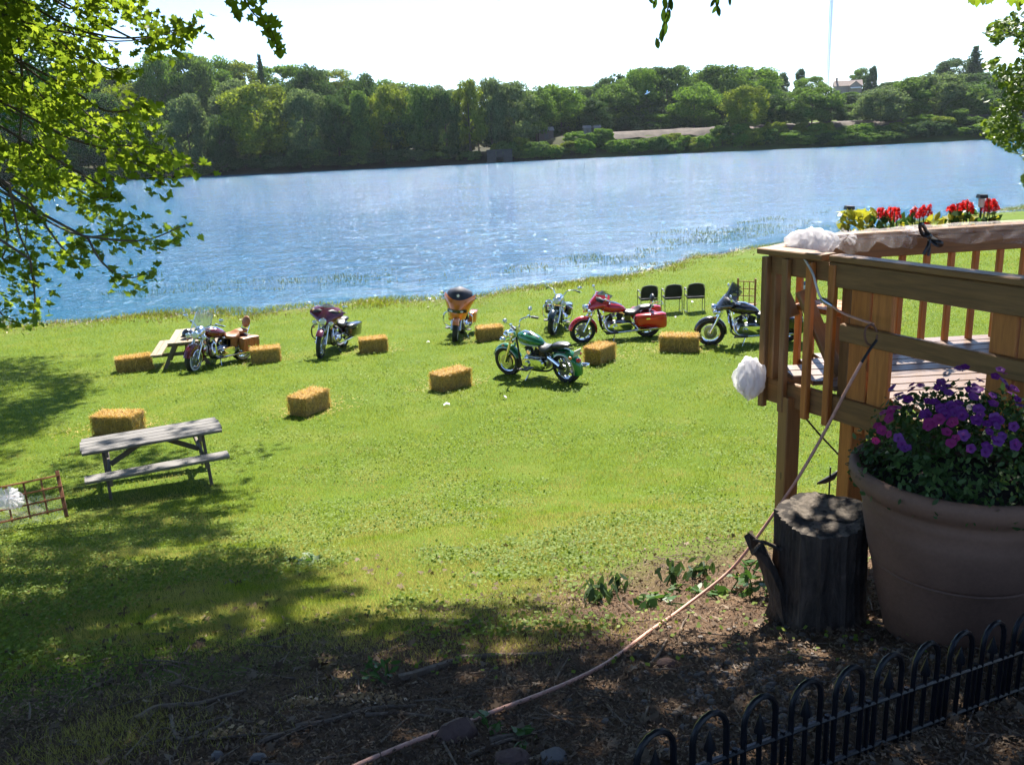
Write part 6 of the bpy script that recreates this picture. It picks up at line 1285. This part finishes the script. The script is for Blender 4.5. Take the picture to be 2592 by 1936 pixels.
def solar(label, px, py):
    q = D(px, py, 6.2); o = thing('solar_light', label, 'garden light', (q[0], q[1], RT-.07)); h_ = q[2]-RT+.07
    MB().tube([(0, 0, 0), (0, 0, h_-.05)], .008, 8).build('stake', blackm, o); MB().lathe([(.018, h_-.07), (.02, h_-.06), (.022, h_-.012), (.02, h_-.01)], seg=12).build('lens', pbr('cloudy_plastic', (.6, .6, .58), .4), o); MB().box((0, 0, h_+.005), (.058, .058, .026), rot('Y', 4), .88).build('cap', blackm, o, None)
solar('black-capped solar light at the left end of the flower box', 2150, 528); solar('black-capped solar light near the right end of the flower box', 2486, 499)
# ------------------------------------------------------------------ terracotta pot with petunias
t = NT('terracotta_plastic'); c = t.co(); n1 = t.noise(c, 3., 5); n2 = t.noise(c, 60., 4); t.set(Base_Color=t.ramp(t.math('ADD', t.math('MULTIPLY', n1, .7), t.math('MULTIPLY', n2, .3)), [(.3, (.13, .064, .038)), (.7, (.23, .12, .075))]), Roughness=.75); t.bump(n2, .25, .004); terra = t.m
PC = np.array([1.955, 3.60]); pz = float(H(*PC)); pot = thing('flower_pot', 'large terracotta pot of purple petunias beside the stump', 'flower pot', (PC[0], PC[1], pz)); pot.scale = (.95, .95, .97); RM, HM = .50, .83
MB().lathe([(.0, .0), (.28, .0), (.30, .02), (.345, .2), (.372, .34), (.380, .374), (.3825, .379), (.377, .386), (.3855, .392), (.388, .40), (.397, .44), (.42, .56), (.428, .60), (.425, .62), (.437, .66), (.442, .69), (.437, .705), (.455, .73), (.487, .755), (.50, .79), (.497, .825), (.48, .84), (.455, .835), (.44, .80), (.425, .72)], seg=56, caps=False).build('pot_body', terra, pot, 60)
MB().lathe([(.0, .74), (.2, .75), (.43, .73)], seg=32, caps=False).build('soil', MATS['potting_soil'], pot, 60)
pg = leafmat('petunia_leaves', (.035, .07, .02), (.065, .12, .03), (.11, .17, .05), .4, 9.)
n = 7200; u = unit(n); u[:, 2] = np.abs(u[:, 2]); rr = rng.uniform(.35, 1, (n, 1))**.5; c = u*rr*np.array([.50, .50, .42])+np.array([0, 0, .74]); c += rng.normal(0, .015, c.shape); lump = vnoise(c[:, 0]+c[:, 2], c[:, 1]-c[:, 2], 7., 11); c[:, 2] += (lump-.5)*.12; ok = (c[:, 2] > .74) & (lump+rng.uniform(-.3, .4, n) > .35); c = c[ok]
v, f = leaf_verts(c, rng.normal(0, .7, c.shape)+u[ok]*.6+np.array([0, 0, .5]), rng.uniform(.018, .042, len(c)), lanc*np.array([1.3, 1])); tag(mobj('foliage', npmesh('petunia_foliage', v, f, pg), pot), kind='stuff')
def flower_mesh(mat):
    b_ = MB(); n_ = 20; rings = []
    for r0, z in ((.06, -.42), (.12, -.25), (.22, -.1), (.62, .02), (1.0, -.05)): rings.append([(r0*math.cos(a)*(1+(.10*math.cos(5*a) if r0 > .5 else 0)), r0*math.sin(a)*(1+(.10*math.cos(5*a) if r0 > .5 else 0)), z+(.09*math.sin(10*a) if r0 > .9 else 0)) for a in np.arange(n_)*2*math.pi/n_])
    b_.rings(rings, False); return b_.mesh('petunia_flower', mat, 179)
pur = [leafmat('purple_petal', (.08, .010, .11), (.17, .024, .21), (.27, .06, .30), .4, 20.), leafmat('magenta_petal', (.20, .014, .09), (.34, .03, .17), (.48, .07, .26), .4, 20.), leafmat('violet_petal', (.10, .02, .15), (.20, .05, .27), (.30, .10, .36), .4, 20.)]
fm = [flower_mesh(m_) for m_ in pur]
FLW = [(2430, 908), (2445, 905), (2437, 915), (2538, 912), (2525, 930), (2548, 922), (2380, 945), (2370, 960), (2395, 955), (2400, 972), (2302, 952), (2300, 965), (2470, 955), (2455, 965), (2480, 962), (2275, 985), (2292, 990), (2345, 995), (2408, 1005), (2378, 1015), (2412, 1025), (2480, 1015), (2485, 1030), (2475, 1045), (2360, 1050), (2345, 1060), (2395, 1075), (2410, 1050), (2375, 1042), (2540, 1045), (2530, 1060), (2510, 1075), (2525, 1095), (2545, 1085), (2225, 1025), (2245, 1020), (2260, 1012), (2240, 1040), (2275, 1110), (2285, 1118), (2210, 1060), (2222, 1072), (2205, 1100), (2240, 1082), (2580, 1110), (2570, 975), (2585, 990), (2560, 960), (2590, 1005), (2330, 1030), (2520, 1000), (2440, 1085), (2500, 1130), (2460, 1120)]
FLW += [(float(rng.uniform(2230, 2590)), float(rng.uniform(940, 1120))) for _ in range(34)]
for i, (a, b_) in enumerate(FLW):
    # on the flower mound: nearest point of the mound along this sight line
    d = ray(a, b_); d = d/np.linalg.norm(d); o3 = CAMP-np.array([PC[0], PC[1], pz+.74]); S_ = 1/np.array([.52, .52, .46]); oa, da = o3*S_, d*S_; A_ = da@da; B_ = 2*oa@da; C2 = oa@oa-1; ds = B_*B_-4*A_*C2
    tt = (-B_-math.sqrt(ds))/(2*A_) if ds > 0 else -B_/(2*A_)
    q = CAMP+d*tt-np.array([PC[0], PC[1], pz]); nv = Vector(((q[0])/.52, (q[1])/.52-.35, (q[2]-.74)/.46)).normalized()+Vector(rng.normal(0, .25, 3)); mi = 0 if i % 3 else 2
    if a < 2265 and b_ > 1010 or 2330 < a < 2420 and b_ > 1040: mi = 1
    o = mobj('flower', fm[mi], pot, q); s_ = rng.uniform(.017, .026); o.scale = (s_, s_, s_); o.rotation_euler = nv.to_track_quat('Z', 'Y').to_euler()
# ------------------------------------------------------------------ stump with a split flake of bark
t = NT('stump_bark'); c = t.co('Object', (1, 1, .22)); n1 = t.noise(c, 16., 6, .65, .6); n2 = t.noise(t.co(), 50., 4); t.set(Base_Color=t.ramp(n1, [(.3, (.028, .019, .012)), (.55, (.085, .060, .042)), (.75, (.17, .125, .09))]), Roughness=.95); t.bump(t.math('ADD', n1, t.math('MULTIPLY', n2, .3)), 1., .03); barks = t.m
t = NT('weathered_end_grain'); c = t.co(); n1 = t.noise(c, 11., 6, .65); n2 = t.noise(c, 45., 4); t.set(Base_Color=t.mix(t.ramp(n1, [(.47, (0, 0, 0)), (.56, (1, 1, 1))]), t.ramp(n2, [(.3, (.09, .072, .056)), (.7, (.19, .155, .12))]), (.022, .016, .012)), Roughness=.95); t.bump(n2, .6, .01); endg = t.m; rotw = pbr('rotten_wood', (.05, .036, .027), .95, 0, .5, 18, 1., 40)
SP = np.array([1.47, 3.93]); sz_ = float(H(*SP)); stp = thing('tree_stump', 'grey cut tree stump with hollow top beside the pot', 'stump', (SP[0], SP[1], sz_)); rings = []; tops = None; nseg = 40
nseg = 150; _rs = np.random.default_rng(5); _ph = _rs.uniform(0, 6.28, 40); _am = _rs.normal(0, 1, 40)
def srad(a, z=0.): return .215*(1+.05*math.sin(3*a+1)+.035*math.sin(5*a)+sum(_am[k_]*.0055*math.sin((8+k_)*a+_ph[k_]+z*(2+k_*.1)) for k_ in range(40)))
for z, k_ in ((-.12, 1.22), (.0, 1.10), (.05, 1.04), (.1, 1.01), (.2, .985), (.3, .98), (.4, .97), (.5, .975), (.57, .985)): rings.append([(srad(a, z)*k_*math.cos(a), srad(a, z)*k_*math.sin(a), z+(.025*math.sin(a+.5)+.003*math.sin(5*a) if z > .55 else 0)) for a in np.arange(nseg)*2*math.pi/nseg])
MB().rings(rings, False).build('bark', barks, stp, 50)
rg2 = []
for k_ in (.985, .96, .9, .8, .7, .6, .5, .4, .3, .2, .1, .01):
    row = []
    for a in np.arange(nseg)*2*math.pi/nseg:
        x_, y_ = srad(a, .57)*k_*math.cos(a), srad(a, .57)*k_*math.sin(a); nz = float(vnoise(np.array([x_]), np.array([y_]), 14., 31)[0])*.6+float(vnoise(np.array([x_]), np.array([y_]), 40., 32)[0])*.4; dep = sm(.75, .35, math.hypot(x_-.01, y_-.03)/.205+(nz-.5)*.7)
        row.append((x_, y_, .57+(.025*math.sin(a+.5)+.003*math.sin(5*a))*k_+(nz-.5)*.007*(1 if k_ < .97 else 0)-float(dep)*.018))
    rg2.append(row)
MB().rings(rg2, False).build('cut_top', endg, stp, 50)
fl = []; prof = [(0, .0), (.08, .03), (.2, .05), (.3, .075), (.37, .11), (.40, .155)]
for i, (z, ox_) in enumerate(prof):
    fl.append([(-.195-ox_*.9+.02*math.sin(j*2+i), -.10+.05*j+.01*i, z*(1 if j != 2 else .93)+(.0 if i < 5 else .03*math.sin(j*2.4))) for j in range(5)])
MB().sheet(fl, .035).build('split_bark_flake', barks, stp, None)
MB().tube([(-.2, -.02, .40), (-.27, .0, .43), (-.33, .03, .44)], [.012, .009, .004], 6).build('broken_splinter', barks, stp)
# ------------------------------------------------------------------ low arched wire fence
irn = pbr('black_iron', (.012, .013, .018), .35, .5, .3, 14); g0, g1 = on(1880, 2040)+np.array([-.35, -.2, .0]), on(2760, 1690)
fn = thing('garden_fence', 'low black arched wire border fence in the lower right corner', 'fence', (g0[0], g0[1], float(H(g0[0], g0[1])))); OFc = -np.array([g0[0], g0[1], float(H(g0[0], g0[1]))])
Lf = np.linalg.norm((g1-g0)[:2]); fd = (g1-g0)/Lf; fd[2] = 0; pit = .185
def gz(p): return np.array([p[0], p[1], float(H(p[0], p[1]))])
n_ = int(Lf/pit)
for z, nm in ((.03, 'lower_rail'), (.185, 'upper_rail')):
    P = [gz(g0+fd*(Lf*i/(n_*2)))+[0, 0, z]+OFc for i in range(n_*2+1)]; MB().tube(P, .0085, 6).build(nm, irn, fn)
for i in range(n_):
    c0 = g0+fd*(pit*(i+.5)); zb = gz(c0)[2]; hw = .06; top = .335; pts = [c0-fd*hw+[0, 0, 0], c0-fd*hw]; P = []
    for z in (0., .12, top-hw*1.1): P.append(np.array([*(c0-fd*hw)[:2], zb+z]))
    for a in np.linspace(math.pi, 0, 9)[1:-1]: P.append(np.array([*(c0+fd*hw*math.cos(a))[:2], zb+top-hw*1.1+hw*1.1*math.sin(a)]))
    for z in (top-hw*1.1, .12, 0.): P.append(np.array([*(c0+fd*hw)[:2], zb+z]))
    MB().tube([p+OFc for p in P], .009, 7).build('arch', irn, fn)
    sp_ = np.array([*c0[:2], zb])+OFc; MB().tube([sp_, sp_+[0, 0, .22], sp_+[0, 0, .225], sp_+[0, 0, .235], sp_+[0, 0, .285]], [.008, .008, .017, .017, .001], 7).build('spear', irn, fn)
    c1 = g0+fd*(pit*(i+1)); s1 = gz(c1)+OFc; MB().tube([s1, s1+[0, 0, .20]], .008, 6).build('bar', irn, fn)


# ------------------------------------------------------------------ alike things are told apart by their place in the row
ORD = 'first second third fourth fifth sixth seventh eighth ninth tenth eleventh twelfth thirteenth fourteenth fifteenth sixteenth seventeenth eighteenth nineteenth twentieth'.split()
def ordinal(n_):
    if n_ <= 20: return ORD[n_-1]
    t_ = {2: 'twenty', 3: 'thirty', 4: 'forty', 5: 'fifty', 6: 'sixty', 7: 'seventy'}[n_//10]; return (t_+'-'+ORD[n_ % 10-1]) if n_ % 10 else {3: 'thirtieth', 4: 'fortieth', 5: 'fiftieth', 6: 'sixtieth', 7: 'seventieth'}[n_//10]
byl = {}
for ob in COL.objects:
    if ob.parent is None and 'label' in ob and ob.get('group'): byl.setdefault(ob['label'], []).append(ob)
for lb, obs in byl.items():
    if len(obs) < 2: continue
    obs.sort(key=lambda ob: float(PX(np.array(ob.location))[0]))
    for i, ob in enumerate(obs): ob['label'] = lb+', '+ordinal(i+1)+' from the left'
# ------------------------------------------------------------------ the air
t = NT('hazy_air'); vol = t.node('ShaderNodeVolumePrincipled'); vol.inputs['Color'].default_value = (.80, .90, 1.0, 1); vol.inputs['Density'].default_value = .00009; vol.inputs['Anisotropy'].default_value = .25
for l_ in list(t.out.inputs['Surface'].links): t.l.remove(l_)
t.l.new(vol.outputs[0], t.out.inputs['Volume']); t.n.remove(t.b)
hz_ = MB().box((0, 425, 59), (1260, 1010, 132)).build('haze', t.m, None, None); tag(hz_, 'thin blue summer haze over the river', 'haze', kind='stuff')
